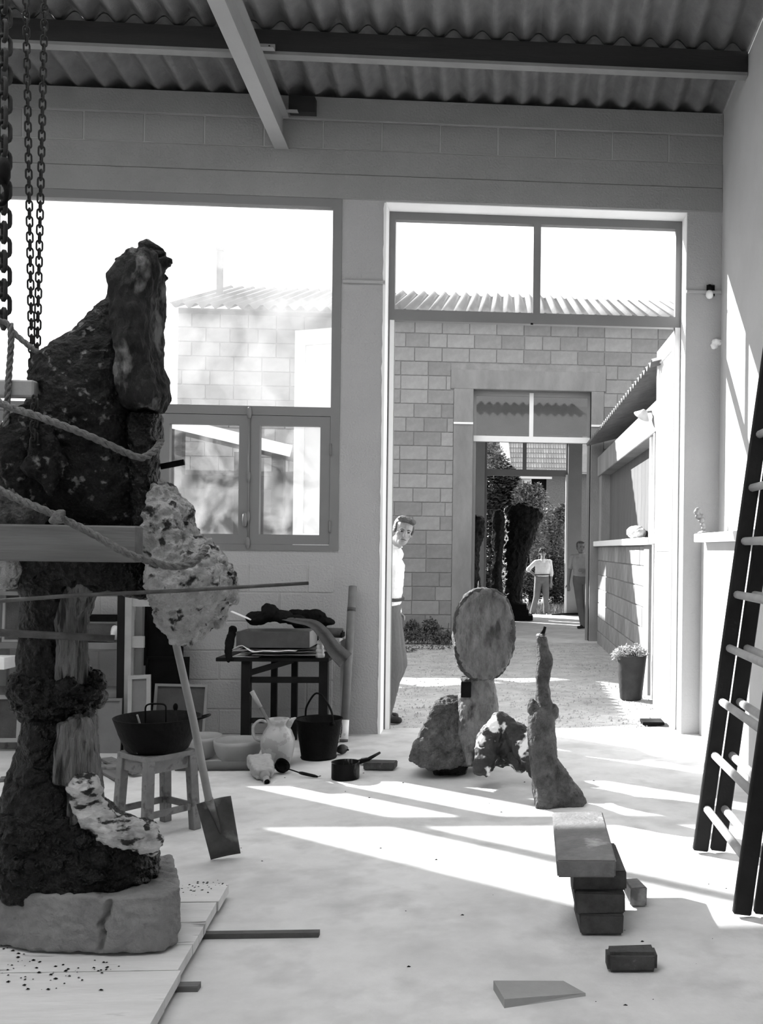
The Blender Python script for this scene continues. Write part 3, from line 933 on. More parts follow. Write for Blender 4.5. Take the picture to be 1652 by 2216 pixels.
bm = loft_px([(1125, 40, 120, .10), (1060, 26, 118, .15), (1000, 18, 116, .17), (950, 20, 108, .16), (915, 30, 100, .13), (890, 60, 96, .08)], SY - .10)
remesh('shoulder_lobe', bm, .0085, BRONZE, sc, 2, .016, 4.0, 7.0, .005, 26.0)
bm = bmesh.new()
for (x0, y0, x1, y1, r0, r1) in ((88, 935, 75, 1010, .02, .035), (75, 1010, 110, 1060, .035, .02), (98, 930, 118, 1000, .02, .03), (118, 1000, 110, 1050, .03, .02)):
    add_caps(bm, P(x0, y0, SY - .27), r0, P(x1, y1, SY - .27), r1)
remesh('breast_fold', bm, .008, BRONZE, sc, 2, .016, 5.0, 9.0)
bm = loft_px([(1290, 318, 345, .10), (1262, 60, 342, .15), (1240, 46, 338, .17), (1210, 40, 335, .18), (1150, 40, 330, .18)], SY)
# arch between the leg and the raised knee
remesh('pelvis', bm, .009, BRONZ2, sc, 2, .014, 6.0, 7.0, .004, 26.0)
bm = loft_px([(1386, 378, 425, .07), (1362, 362, 440, .10), (1335, 350, 474, .13), (1300, 338, 500, .16), (1270, 332, 500, .17), (1235, 328, 495, .17), (1205, 326, 474, .16), (1175, 326, 432, .14), (1140, 326, 408, .13), (1090, 328, 390, .12), (1052, 330, 378, .10)], SY - .04, power=2.8)
for k in range(26):
    a = random.random()
    x, y = random.choice(((480, 1215), (495, 1235), (502, 1260), (500, 1290), (490, 1310), (470, 1335), (420, 1372), (448, 1350), (462, 1205), (398, 1376), (505, 1300)))
    r = random.uniform(.012, .024)
    add_ell(bm, P(x + random.uniform(-8, 2), y + random.uniform(-6, 6), SY - random.uniform(-.05, .12)), (r, r, r * .8))
remesh('raised_knee', bm, .007, CRUST, sc, 1, .026, 7.0, 9.0, .012, 32.0)
bm = loft_px([(1480, 52, 186, .13), (1430, 50, 183, .13), (1380, 54, 178, .12), (1340, 57, 182, .12), (1300, 56, 196, .13), (1265, 48, 215, .14), (1235, 44, 226, .15)], SY)
remesh('thigh', bm, .008, BRONZ2, sc, 1, .012, 8.0, 8.0, .006, 28.0, .6)
bm = loft_px([(1480, 132, 184, .06), (1400, 130, 180, .06), (1340, 134, 178, .06), (1290, 138, 196, .07), (1262, 150, 205, .05)], SY - .09, power=3.2)
remesh('thigh_strip', bm, .006, BARK, sc, 1, .014, 9.0, 20.0, .010, 50.0, .18)
bm = loft_px([(1548, 62, 190, .12), (1530, 50, 196, .15), (1505, 42, 206, .17), (1480, 40, 208, .17), (1462, 50, 196, .15), (1450, 58, 185, .12)], SY)
for k in range(30):
    a = 2 * math.pi * k / 30
    r = random.uniform(.018, .04)
    c = P(122 + 84 * math.cos(a), 1492 + random.uniform(-26, 36), SY - .15 * math.sin(a))
    add_ell(bm, c, (r, r, r * random.uniform(.5, 1.2)))
for (x, y) in ((206, 1470), (212, 1482), (210, 1505), (40, 1500), (46, 1522)):
    add_ell(bm, P(x, y, SY - .05), (.022, .03, .035))
remesh('knee_ruffle', bm, .0075, BRONZ2, sc, 1, .018, 10.0, 12.0, .008, 34.0)
bm = loft_px([(1790, 8, 214, .20), (1750, 14, 210, .19), (1700, 24, 210, .17), (1650, 34, 205, .15), (1600, 52, 200, .14), (1560, 58, 198, .13), (1540, 60, 190, .12)], SY)
add_ell(bm, P(90, 1612, SY - .12), (.062, .05, .095))
add_ell(bm, P(75, 1680, SY - .13), (.08, .05, .05))
remesh('shin', bm, .008, BRONZ2, sc, 2, .013, 11.0, 7.0, .005, 26.0)
bm = loft_px([(1770, 158, 212, .07, 0), (1720, 156, 211, .07, 0), (1660, 152, 206, .07, 0), (1600, 156, 202, .07, 0), (1552, 160, 198, .06, 0)], SY - .10, power=3.2)
add_loft(bm, [(P(118, 1660, SY - .15).x, P(160, 1660, SY - .15).x, SY - .14, .04, P(118, 1690, SY - .15).z), (P(116, 1620, SY - .15).x, P(160, 1620, SY - .15).x, SY - .13, .05, P(118, 1620, SY - .15).z),
              (P(122, 1570, SY - .15).x, P(158, 1570, SY - .15).x, SY - .12, .05, P(118, 1566, SY - .15).z)])
remesh('shin_strip', bm, .006, BARK, sc, 1, .014, 12.0, 20.0, .010, 50.0, .18)
bm = bmesh.new()
zb = .262
rowsf = [(2, 332, .19, 1922), (0, 334, .20, 1890), (0, 334, .20, 1850), (0, 333, .19, 1815), (2, 328, .18, 1798), (6, 280, .17, 1786), (8, 240, .17, 1770), (10, 215, .17, 1750)]
loft_px([(y, a, b, h, 0) for (a, b, h, y) in rowsf], SY - .02, bm=bm, power=3.0)
for k in range(10):
    a = P(random.uniform(20, 300), random.uniform(1800, 1900), SY - .2)
    add_ell(bm, a, (random.uniform(.03, .06), .035, random.uniform(.02, .05)))
remesh('foot', bm, .008, BRONZ2, sc, 1, .016, 13.0, 8.0, .006, 28.0)
bm = bmesh.new()
inst = [(182, 1700, .050), (186, 1735, .050), (200, 1765, .052), (232, 1790, .055), (270, 1803, .056), (305, 1812, .055), (322, 1822, .045)]
for (a_, b_) in zip(inst[:-1], inst[1:]):
    for dy in (-.15, -.08):
        add_caps(bm, P(a_[0], a_[1], SY + dy), a_[2], P(b_[0], b_[1], SY + dy), b_[2])
for k in range(9):
    add_caps(bm, P(265 + 7 * k, 1790 + random.uniform(-6, 4), SY - .05 - .02 * k), .014, P(280 + 7 * k, 1788 + random.uniform(-4, 6), SY - .19), .012)
remesh('instep', bm, .0065, mat('pale_wrinkled_plaster', 0.38, 0.8, 0.5, 9, 0.9, 30, c2=0.02, c2scale=14, c2cut=0.56, c2soft=0.03, stretch=(1, 1, 2.2)), sc, 1, .014, 14.0, 14.0, .010, 36.0)

# plinth stone
pl = thing('stone_plinth', 'rough grey stone block under the boot of the big torso', 'plinth', (-1.6, 4.1, .05))
foot_ = [G(36, 2036, .074), G(70, 2056, .074), G(250, 2064, .074), G(352, 2058, .074), G(384, 2040, .074), Vector((-1.385, 4.40, .074)), Vector((-2.02, 4.40, .074)), Vector((-2.0, 4.0, .074))]
bm = bmesh.new()
add_hull(bm, foot_ + [Vector((p_.x * .998 - .004, p_.y + .012, .272 + random.uniform(-.008, .006))) for p_ in foot_])
blk = remesh('block', bm, .0075, STONE, pl, 3, .010, 15.0, 6.0, .004, 30.0)
crk = [P(236, 1955, 3.86), P(228, 1985, 3.86), P(214, 2005, 3.85), P(222, 2025, 3.85), P(214, 2060, 3.84)]
for v in blk.data.vertices:
    if v.co.y < 4.0:
        for c0_, c1_ in zip(crk[:-1], crk[1:]):
            a2, b2, q2 = Vector((c0_.x, c0_.z)), Vector((c1_.x, c1_.z)), Vector((v.co.x, v.co.z))
            t_ = max(0, min(1, (q2 - a2).dot(b2 - a2) / (b2 - a2).length_squared))
            d_ = (q2 - a2 - (b2 - a2) * t_).length
            if d_ < .014: v.co.y += .03 * (1 - d_ / .014)
# platform of boards on battens
bs = [G(-420, 1912, .06), G(496, 1914, .06), G(312, 2230, .06), G(-700, 2230, .06)]
pf = thing('board_platform', 'plaster-stained wooden platform under the stone plinth', 'platform', (-2.0, 3.9, 0))
yb0, yb1 = 2.55, bs[1].y
def edge_x(y):
    t = (y - bs[2].y) / (bs[1].y - bs[2].y)
    return bs[2].x + (bs[1].x - bs[2].x) * t
n = 9
for i in range(n):
    ya, yc = yb0 + (yb1 - yb0) * i / n, yb0 + (yb1 - yb0) * (i + 1) / n
    g = .002
    vs = []
    jx = random.uniform(-.01, .01)
    for z in (.022, .062 + random.uniform(-.002, .002)):
        vs += [(-3.4, ya + g, z), (edge_x(ya) + jx, ya + g, z), (edge_x(yc) + jx, yc - g, z), (-3.4, yc - g, z)]
    raw('board', vs, [(3, 2, 1, 0), (4, 5, 6, 7), (0, 1, 5, 4), (1, 2, 6, 5), (2, 3, 7, 6), (3, 0, 4, 7)], PLANK, pf)
a, b = G(470, 2034), G(690, 2028)
y0 = (a.y + b.y) / 2
tag(box('iron_batten', (-3.2, y0, 0.0), (b.x, y0 + .035, .021), mat('batten', 0.08, 0.8, 0.3, 9, 0.3, 40)), 'long dark batten sticking out from under the board platform', 'batten')
c = G(428, 2147)
tag(box('short_batten', (-3.0, c.y, 0.0), (c.x, c.y + .04, .021), WOOD), 'short pale batten end under the near edge of the platform', 'batten')
# plaster crumbs on the platform and floor
def crumbs(name, n, pts, spread, smin, smax, z, m, label):
    vs, fs = [], []
    for _ in range(n):
        c = random.choice(pts)
        x, y = random.gauss(c.x, spread), random.gauss(c.y, spread * 1.2)
        s = random.uniform(smin, smax)
        b0 = len(vs)
        for k in range(4):
            a = 1.5708 * k + random.random()
            vs.append((x + s * math.cos(a), y + s * math.sin(a) * .7, z))
        vs.append((x, y, z + s * .5))
        for k in range(4): fs.append((b0 + k, b0 + (k + 1) % 4, b0 + 4))
    return tag(raw(name, vs, fs, m), label, 'debris', kind='stuff')
crumbs('platform_crumbs', 130, [G(100, 2120, .06), G(190, 2105, .06), G(20, 2060, .06), G(40, 2090, .06), G(450, 1920, .06), G(430, 1925, .06)], .05, .002, .009, .0635, CLOTHD, 'dark crumbs of wax and plaster on the board platform')
crumbs('floor_crumbs', 60, [G(1000, 1600), G(760, 1690), G(560, 1850), G(720, 1990), G(1560, 2060), G(1300, 2010), G(1150, 1700), G(1050, 1640)], .35, .002, .010, .0005, CLOTHD, 'small dark crumbs scattered over the concrete floor')
bm = bmesh.new()
for k in range(14):
    c = G(random.uniform(-60, 12), random.uniform(1945, 2005), .06)
    add_box(bm, (c.x, c.y, .10 + random.uniform(.02, .1)), (random.uniform(.06, .14), random.uniform(.05, .1), random.uniform(.04, .1)), (random.random(), random.random(), random.random()))
tag(remesh('rubble_heap', bm, .009, CRUST, None, 1, .014, 17.0, 12.0, .008, 34.0), 'crumbled plaster rubble left of the stone plinth', 'rubble')

# ------------------------------------------------------------------ props, ropes, chains
def grain_bar(name, a, b, w, h, label, m=WOOD, bev=.006):
    o = bar(name, a, b, w, h, m, None, bev)
    return tag(o, label, 'beam')
a, b = P(-260, 1170, SY - .33), P(303, 1178, SY - .33)
grain_bar('prop_plank', a, b, .07, .132, 'wide grained plank propping the torso at the hips')
a, b = P(-260, 838, SY - .20), P(80, 843, SY - .20)
grain_bar('prop_beam', a, b, .06, .062, 'short squared timber at the shoulder of the torso', WOODL)
def rope(name, ctrl, r, label):
    path = smoothpath(ctrl, 14)
    t = thing(name, label, 'rope', path[0])
    # three twisted strands
    L = [0]
    for i in range(1, len(path)): L.append(L[-1] + (path[i] - path[i - 1]).length)
    n = max(40, int(L[-1] / .007))
    pts = []
    j = 0
    for i in range(n + 1):
        s = L[-1] * i / n
        while j < len(L) - 2 and L[j + 1] < s: j += 1
        f = (s - L[j]) / max(L[j + 1] - L[j], 1e-6)
        pts.append(path[j].lerp(path[j + 1], f))
    for k in range(3):
        st = []
        u = Vector((0, -1, 0))
        for i, p in enumerate(pts):
            tg = (pts[min(i + 1, n)] - pts[max(i - 1, 0)]).normalized()
            u = (u - tg * u.dot(tg)).normalized()
            w = tg.cross(u)
            an = 2 * math.pi * (k / 3 + L[-1] * i / n / (r * 7.5))
            st.append(p + (u * math.cos(an) + w * math.sin(an)) * r * .52)
        tube('strand', st, r * .56, ROPEM, t, 7)
    return t
q = SY - .34
rope('hemp_rope', [P(-120, 800, q), P(-30, 850, q), P(10, 876, q), P(80, 900, q - .03), P(160, 930, q - .03), P(230, 960, q + .02), P(285, 985, q + .08), P(310, 990, q + .10), P(335, 975, q + .16), P(349, 955, q + .25)], .0135,
     'thick hemp rope slung round the chest, under the short squared timber')
q = SY - .42
rope('hemp_rope', [P(-120, 1000, q), P(-20, 1050, q), P(40, 1080, q), P(120, 1115, q), P(200, 1155, q), P(270, 1195, q), P(320, 1213, q + .02), P(370, 1226, q + .06), P(410, 1222, q + .10), P(432, 1206, q + .14), P(446, 1186, q + .24)], .0135,
     'thick hemp rope crossing the wide plank down to the raised knee')
q = SY - .10
rope('hemp_rope', [P(-40, 690, q), P(0, 694, q), P(18, 702, q), P(30, 720, q), P(55, 742, q), P(85, 765, q), P(108, 782, q + .02)], .011,
     'hemp rope running from the upper left edge to the top of the shoulder')
q = SY - .24
rope('hemp_rope', [P(22, 700, q), P(24, 740, q), P(18, 830, q), P(14, 900, q), P(8, 980, q), P(12, 1030, q), P(28, 1062, q), P(42, 1080, q)], .011,
     'hemp rope hanging straight down beside the left lobe of the torso')
def knot(c, r):
    bm = bmesh.new()
    for k in range(5):
        add_ell(bm, c + Vector((random.uniform(-r, r), random.uniform(-r, r), random.uniform(-r, r))) * .5, (r * .7, r * .6, r * .6))
    return bm
tag(remesh('rope_knot', knot(P(125, 1118, SY - .45), .026), .005, ROPEM, None, 1, .005, 3.0, 30, .003, 60), 'frayed plaster-caked knot on the lower rope', 'knot')
# chain links, each its own piece
def link_mesh(w, l, r):
    pts = []
    h = l / 2 - w / 2
    for k in range(7):
        a = math.pi * k / 6
        pts.append(Vector((w / 2 * math.cos(a), 0, h + w / 2 * math.sin(a))))
    for k in range(7):
        a = math.pi + math.pi * k / 6
        pts.append(Vector((w / 2 * math.cos(a), 0, -h + w / 2 * math.sin(a))))
    pts.append(pts[0])
    n = len(pts)
    vs, fs = [], []
    sg = 6
    for i in range(n - 1):
        t = (pts[(i + 1) % (n - 1)] - pts[i - 1 if i else n - 2]).normalized()
        u = Vector((0, 1, 0))
        w_ = t.cross(u)
        for k in range(sg):
            a = 2 * math.pi * k / sg
            vs.append(pts[i] + (u * math.cos(a) + w_ * math.sin(a)) * r)
    m_ = n - 1
    for i in range(m_):
        for k in range(sg):
            fs.append((i * sg + k, i * sg + (k + 1) % sg, ((i + 1) % m_) * sg + (k + 1) % sg, ((i + 1) % m_) * sg + k))
    me = bpy.data.meshes.new('chain_link')
    me.from_pydata(vs, [], fs)
    me.polygons.foreach_set('use_smooth', [True] * len(me.polygons))
    me.materials.append(CHAINM)
    return me
def chain(label, top, bot, w, l, r, pitch):
    t = thing('hoist_chain', label, 'chain', bot)
    me = link_mesh(w, l, r)
    d = (top - bot)
    n = int(d.length / pitch)
    q = d.normalized().to_track_quat('Z', 'Y')
    for i in range(n + 1):
        o = link('chain_link', me, None, None)
        o.matrix_basis = Matrix.LocRotScale(bot + d.normalized() * pitch * i, q @ Euler((0, 0, math.radians(40 + 90 * (i % 2)))).to_quaternion(), None)
        _parent(o, t)
    return t
q = SY + .08
top = 5.60
def up_to(p0, p1, z):
    f = (z - p1.z) / (p0.z - p1.z)
    return p1 + (p0 - p1) * f
b1, t1 = P(70, 838, q), P(56, 0, q)
chain('iron hoist chain, left of the two slim ones above the shoulder', up_to(t1, b1, top), b1, .022, .044, .0037, .0315)
b2, t2 = P(79, 822, q), P(97, 0, q)
chain('iron hoist chain, right of the two slim ones above the shoulder', up_to(t2, b2, top), b2, .022, .044, .0037, .0315)
b3, t3 = P(8, 690, q - .1), P(10, 0, q - .1)
chain('heavy iron hoist chain at the left edge of the picture', up_to(t3, b3, top), b3, .042, .078, .0085, .056)
hk = thing('chain_hook', 'iron hook fitting partway up the heavy chain at the left edge', 'hook', P(8, 370, q - .1))
c = P(8, 370, q - .16)
lathe('shank', [(0, -.05), (.016, -.05), (.024, -.02), (.024, .02), (.014, .05), (0, .05)], c, IRON, hk, 12)
tube('hook', smoothpath([c + Vector((0, 0, -.04)), c + Vector((.012, 0, -.08)), c + Vector((.004, 0, -.12)), c + Vector((-.02, 0, -.125)), c + Vector((-.035, 0, -.10))], 6), .010, IRON, hk, 8)
# slack bunch of links where the chains pass behind the beam
b4 = P(72, 960, SY - .30)
chain('slack loop of hoist chain hanging below the short squared timber', P(74, 862, SY - .29), b4, .022, .044, .0037, .0315)
b4 = P(80, 950, SY - .29)
chain('end of hoist chain hanging beside the slack loop on the lobe', P(80, 862, SY - .29), b4, .022, .044, .0037, .0315)

# iron rods crossing in front of the leg
rodA, rodB = P(-60, 1305, SY - .36), P(668, 1262, SY - .30)
tag(tube('iron_rod', [rodA, rodA.lerp(rodB, .3) + Vector((0, 0, .006)), rodA.lerp(rodB, .6), rodB], [.0075, .0075, .007, .0065], RODM, None, 8), 'long thin iron rod crossing the thigh and raised knee', 'rod')
rodA, rodB = P(-60, 1366, SY - .30), P(248, 1382, SY - .12)
tag(tube('iron_rod', [rodA, rodA.lerp(rodB, .5), rodB], .014, RODM, None, 10), 'shorter thick rod with a blunt end crossing the lower thigh', 'rod')
tg = bar('flat_peg', P(348, 1010, SY - .02), P(399, 1000, SY - .02), .012, .022, IRON)
tag(tg, 'flat black iron peg sticking out of the waist to the right', 'peg')
tag(remesh('hand_fragment', (lambda b_: (add_ell(b_, P(18, 1230, SY - .1), (.07, .07, .05)), add_ell(b_, P(15, 1258, SY - .1), (.045, .05, .03)), b_)[2])(bmesh.new()), .008, CRUST, None, 2, .012, 21, 9.0), 'plaster lump bound under the wide plank at the left edge', 'fragment')
tag(remesh('cloth_bundle', (lambda b_: (add_ell(b_, P(15, 1105, SY - .18), (.08, .08, .07)), add_ell(b_, P(60, 1115, SY - .2), (.06, .06, .045)), b_)[2])(bmesh.new()), .008, MIDCL, None, 2, .018, 22, 9.0), 'crumpled wrapping packed between the lobe and the wide plank', 'wrapping')

# ================================================================== SEATED FIGURE AND LEG
HY = 7.15
sf = thing('seated_figure', 'seated clay figure with a large flat oval head', 'sculpture', G(960, 1672))
bm = hull_px([(950, 1512, 7.28), (992, 1507, 7.30), (940, 1530, 7.12), (886, 1634, 7.02), (885, 1646, 7.00), (935, 1664, 6.96), (1030, 1656, 6.98), (1052, 1630, 7.06), (1074, 1560, 7.22), (1070, 1510, 7.30),
              (958, 1520, 7.46), (1062, 1522, 7.48), (905, 1636, 7.42), (1062, 1640, 7.42)])
remesh('lap', bm, .0075, MIDCL, sf, 1, .020, 31, 8.0, .008, 32.0)
bm = hull_px([(930, 1655, 7.04), (1014, 1655, 7.04), (940, 1677, 7.06), (1008, 1676, 7.06), (940, 1660, 7.4), (1010, 1660, 7.4), (945, 1672, 7.36), (1005, 1672, 7.36)])
remesh('hollow_shade', bm, .0085, BRONZ2, sf, 1, .008, 35, 7.0, .004, 26.0)  # black solid stands for the dark hollow under the lap
bm = loft_px([(1640, 1012, 1050, .05, -.19), (1610, 1004, 1078, .09, -.14), (1580, 994, 1080, .11, -.08), (1550, 993, 1080, .11, -.04), (1510, 994, 1075, .10, 0), (1478, 1000, 1071, .09, 0), (1466, 998, 1070, .085, 0)], HY + .02, power=3.6)
remesh('neck', bm, .0075, mat('grey_clay', 0.14, 0.85, 0.7, 11, 1.0, 60, stretch=(1, 1, .45), bdist=.03, c2=.03, c2scale=13, c2cut=.60, c2soft=.06), sf, 1, .009, 32, 8.0, .005, 28.0)
a = P(996, 1478, HY - .14); b = P(1016, 1512, HY - .14)
box('neck_shade', (a.x + .004, HY - .088, b.z), (b.x + .01, HY - .03, a.z), IRON, sf, .004)  # solid black box painted in for the shade of a recess
hc = P(1046, 1372, HY - .02)
rx, rz = (1112 - 982) / 2 * HY / F, (1470 - 1276) / 2 * HY / F
vs, fs = [], []
bm = bmesh.new()
seg = 48
rings = []
for (k, y) in ((0.0, .05), (.5, .055), (.86, .055), (1.0, .05), (1.02, .0), (1.0, -.045), (.96, -.055), (.90, -.052), (.86, -.035), (.5, -.028), (0.0, -.026)):
    ring = []
    for i in range(seg):
        a = 2 * math.pi * i / seg
        e = 2 / 2.3
        c_, s_ = math.cos(a), math.sin(a)
        ring.append(bm.verts.new((hc.x + rx * max(k, .01) * math.copysign(abs(c_) ** e, c_), hc.y + y, hc.z + rz * max(k, .01) * math.copysign(abs(s_) ** e, s_))))
    rings.append(ring)
for i in range(len(rings) - 1):
    for k in range(seg):
        bm.faces.new((rings[i][k], rings[i][(k + 1) % seg], rings[i + 1][(k + 1) % seg], rings[i + 1][k]))
bm.faces.new(rings[0]); bm.faces.new(list(reversed(rings[-1])))
bmesh.ops.recalc_face_normals(bm, faces=list(bm.faces))
remesh('head_disc', bm, .007, mat('face_clay', 0.16, 0.85, 0.7, 10, 1.0, 60, bdist=.03, c2=.05, c2scale=9, c2cut=.6, c2soft=.06, stretch=(1.6, 1, .6)), sf, 1, .007, 33, 9.0, .005, 30.0)
bm = bmesh.new()
pr = []
for i in range(64):
    a = 2 * math.pi * i / 64
    e = 2 / 2.3
    pr.append(Vector((hc.x + rx * .98 * math.copysign(abs(math.cos(a)) ** e, math.cos(a)), hc.y - .035, hc.z + rz * .98 * math.copysign(abs(math.sin(a)) ** e, math.sin(a)))))
for i in range(64): add_caps(bm, pr[i], .013 + random.uniform(-.003, .006), pr[(i + 1) % 64], .014, 8)
remesh('head_rim', bm, .006, mat('dark_clay', 0.05, 0.8, 0.6, 12, 0.8, 40), sf, 1, .009, 34, 14.0, .004, 36.0)
for o_ in sf.children:
    if o_.name.startswith('head_'):
        Mh = Matrix.Translation(hc) @ Matrix.Rotation(.30, 4, 'Z') @ Matrix.Translation(-hc)
        o_.data.transform(Mh)
tube('head_pin', [hc + Vector((-.04, 0, rz)), hc + Vector((-.036, 0, rz + .055))], [.006, .002], CRUST, sf, 6)
# slumped lump behind the leg
bm = bmesh.new()
for (x0, y0, Y0, r0, x1, y1, Y1, r1) in ((1082, 1562, 6.85, .055, 1062, 1610, 6.8, .085), (1062, 1610, 6.8, .085, 1050, 1652, 6.75, .075), (1088, 1562, 6.85, .055, 1118, 1590, 6.8, .085), (1118, 1590, 6.8, .085, 1150, 1630, 6.7, .075), (1100, 1590, 6.95, .08, 1090, 1630, 6.95, .09), (1140, 1600, 6.8, .06, 1160, 1668, 6.6, .045)):
    add_caps(bm, P(x0, y0, Y0), r0, P(x1, y1, Y1), r1)
add_ell(bm, P(1098, 1608, 6.85), (.10, .10, .12))
add_ell(bm, P(1130, 1640, 6.78), (.09, .08, .08))
lump = remesh('plaster_knee', bm, .009, PLAST, None, 1, .022, 41, 7.0, .008, 26.0)
tag(lump, 'dark sculpted knee with white plaster spatter and painted sunlight, behind the standing leg', 'sculpture')
LYY = 6.28
lg = thing('leg_sculpture', 'standing clay leg with foot in front of the seated figure', 'sculpture', G(1180, 1745))
bm = loft_px([(1746, 1160, 1200, .10, 0), (1730, 1158, 1212, .11, 0), (1690, 1152, 1206, .11, 0), (1640, 1148, 1204, .10, 0), (1590, 1145, 1200, .10, 0), (1555, 1146, 1200, .10, 0), (1538, 1152, 1196, .09, 0),
              (1515, 1162, 1192, .06, 0), (1480, 1162, 1188, .05, 0), (1462, 1162, 1190, .05, 0), (1440, 1163, 1196, .06, 0), (1425, 1163, 1197, .06, 0), (1405, 1163, 1188, .05, 0), (1378, 1164, 1182, .04, 0)], LYY, power=2.8)
add_ell(bm, P(1199, 1540, LYY), (.03, .05, .045))
add_ell(bm, P(1152, 1530, LYY - .02), (.025, .04, .05))
remesh('shank', bm, .007, MIDCL, lg, 1, .010, 42, 8.0, .006, 28.0, .6)
bm = hull_px([(1162, 1690, LYY - .07), (1200, 1640, LYY - .04), (1206, 1640, LYY + .06), (1224, 1690, LYY - .08), (1262, 1722, LYY - .05), (1271, 1737, LYY - .02), (1262, 1722, LYY + .06), (1262, 1747, LYY - .05), (1160, 1752, LYY - .09), (1165, 1742, LYY + .1), (1250, 1740, LYY + .1)])
remesh('foot', bm, .007, MIDCL, lg, 1, .008, 43, 9.0, .005, 30.0)
tube('armature_tip', [P(1172, 1380, LYY), P(1180, 1356, LYY)], [.018, .010], IRON, lg, 8)
lathe('collar', [(.0, -.008), (.032, -.008), (.036, 0), (.030, .010), (0, .010)], P(1173, 1375, LYY), CRUST, lg, 14)

# ================================================================== STOOL, POT, SHOVEL
zs = .445
cl, cf, cr = G(254, 1627, zs), G(319, 1641, zs), G(426, 1621, zs)
cb = cl + cr - cf
ctr = (cl + cr) / 2
st = thing('wooden_stool', 'plaster-spattered wooden stool carrying the black pan', 'stool', (ctr.x, ctr.y, 0))
vs = [Vector((p.x, p.y, z)) for z in (zs - .028, zs) for p in (cl, cf, cr, cb)]
o = raw('seat', vs, [(3, 2, 1, 0), (4, 5, 6, 7), (0, 1, 5, 4), (1, 2, 6, 5), (2, 3, 7, 6), (3, 0, 4, 7)], WOODS, st)
ins = [p.lerp(ctr, .16) for p in (cl, cf, cr, cb)]
outp = [p.lerp(ctr, .02) for p in (cl, cf, cr, cb)]
def at_z(i, z): return Vector((outp[i].x, outp[i].y, 0)).lerp(Vector((ins[i].x, ins[i].y, zs)), z / zs)
for i in range(4): bar('leg', at_z(i, 0.0), at_z(i, zs - .028), .048, .048, WOODS, st, .003, up=(cr - cf))
for i in range(4): bar('apron', at_z(i, zs - .062), at_z((i + 1) % 4, zs - .062), .018, .065, WOODS, st)
for i in (1, 2, 3): bar('stretcher', at_z(i, .13), at_z((i + 1) % 4, .13), .018, .034, WOODS, st)

pc = Vector((ctr.x - .0, ctr.y, zs))
R = (440 - 268) / 2 * ctr.y / F
pan = thing('black_pan', 'wide black pan with utensils in it on the stool', 'pan', pc)
ph = .188
lathe('pan_body', [(0, .002), (R * .66, .002), (R * .72, .012), (R * .90, ph * .55), (R, ph), (R + .006, ph), (R + .004, ph - .006), (R * .88, ph * .5), (R * .68, .016), (0, .014)], pc, IRON, pan, 40)
for s in (1,):
    tube('handle', smoothpath([pc + Vector((R * .95 * s, -.05, ph - .01)), pc + Vector(((R + .045) * s, -.04, ph + .004)), pc + Vector(((R + .045) * s, .04, ph + .004)), pc + Vector((R * .95 * s, .05, ph - .01))], 6), .006, IRON, pan, 8)
u = thing('wire_strainer', 'wire loop handle standing up at the back of the black pan', 'utensil', pc + Vector((.03, .1, .02)))
a, b = P(315, 1550, pc.y + .12), P(359, 1545, pc.y + .12)
tube('wire_loop', smoothpath([Vector((a.x, a.y, zs + .03)), Vector((a.x, a.y, a.z)), P(317, 1527, pc.y + .12), P(338, 1523, pc.y + .12), P(357, 1526, pc.y + .12), Vector((b.x, b.y, b.z)), Vector((b.x, b.y, zs + .03))], 6), .005, IRON, u, 6)
u = thing('spoon', 'dark spoon end rising from the back of the black pan', 'spoon', pc + Vector((.08, .1, .02)))
bm = bmesh.new(); add_ell(bm, P(380, 1530, pc.y + .12), (.014, .006, .022))
frombm('spoon_bowl', bm, IRON, u, True)
tube('spoon_stem', [P(380, 1535, pc.y + .12), pc + Vector((.10, .06, .03))], .004, IRON, u, 6)
tag(tube('stirring_stick', [P(297, 1547, pc.y - .12), pc + Vector((-.05, -.02, .025))], .005, WOODL, None, 6), 'thin pale stick leaning inside the black pan', 'stick')

sh = thing('spade', 'square-bladed spade leaning against the raised knee', 'spade', G(470, 1858))
a, b = P(374, 1362, 4.55), P(452, 1730, 5.12)
tube('shaft', [a, a.lerp(b, .5) + Vector((.006, 0, 0)), b], [.016, .0175, .019], WOODL, sh, 12)
q = [P(425, 1740, 5.10), P(500, 1722, 5.14), P(521, 1846, 5.25), P(456, 1860, 5.22)]
def blade(u, v):
    p = q[0].lerp(q[1], u).lerp(q[3].lerp(q[2], u), v)
    return p + Vector((0, .028 * (1 - (2 * u - 1) ** 2) * (1 - .6 * v), 0))
sheetmesh('blade', blade, 14, 10, SHOV, sh, .004)
m0 = q[0].lerp(q[1], .5)
tube('socket', [b, b.lerp(blade(.47, .45), .4) + Vector((0, -.004, 0)), blade(.47, .6) + Vector((0, -.006, 0))], [.022, .018, .004], SHOV, sh, 10)

# ================================================================== TABLE CORNER
TY0, TY1, TZ = 8.02, 8.52, .715
tl, tr = P(467, 1412, TY0), P(712, 1423, TY0)
tb = thing('work_table', 'small black-legged work table heaped with papers under the window', 'table', ((tl.x + tr.x) / 2, 8.27, 0))
box('tabletop', (tl.x, TY0, TZ - .03), (tr.x, TY1, TZ), WOODD, tb, .004)
lx = [P(532, 1500, TY0 + .04).x, P(700, 1500, TY0 + .04).x]
for x in lx: box('leg', (x - .035, TY0 + .03, 0), (x + .035, TY0 + .09, TZ - .03), WOODD, tb, .003)
for x in (P(594, 1500, TY1 - .06).x, P(638, 1500, TY1 - .06).x): box('leg', (x - .024, TY1 - .09, 0), (x + .024, TY1 - .05, TZ - .03), WOODD, tb, .003)
box('rail', (lx[0], TY0 + .045, TZ - .20), (lx[1], TY0 + .075, TZ - .155), WOODD, tb)
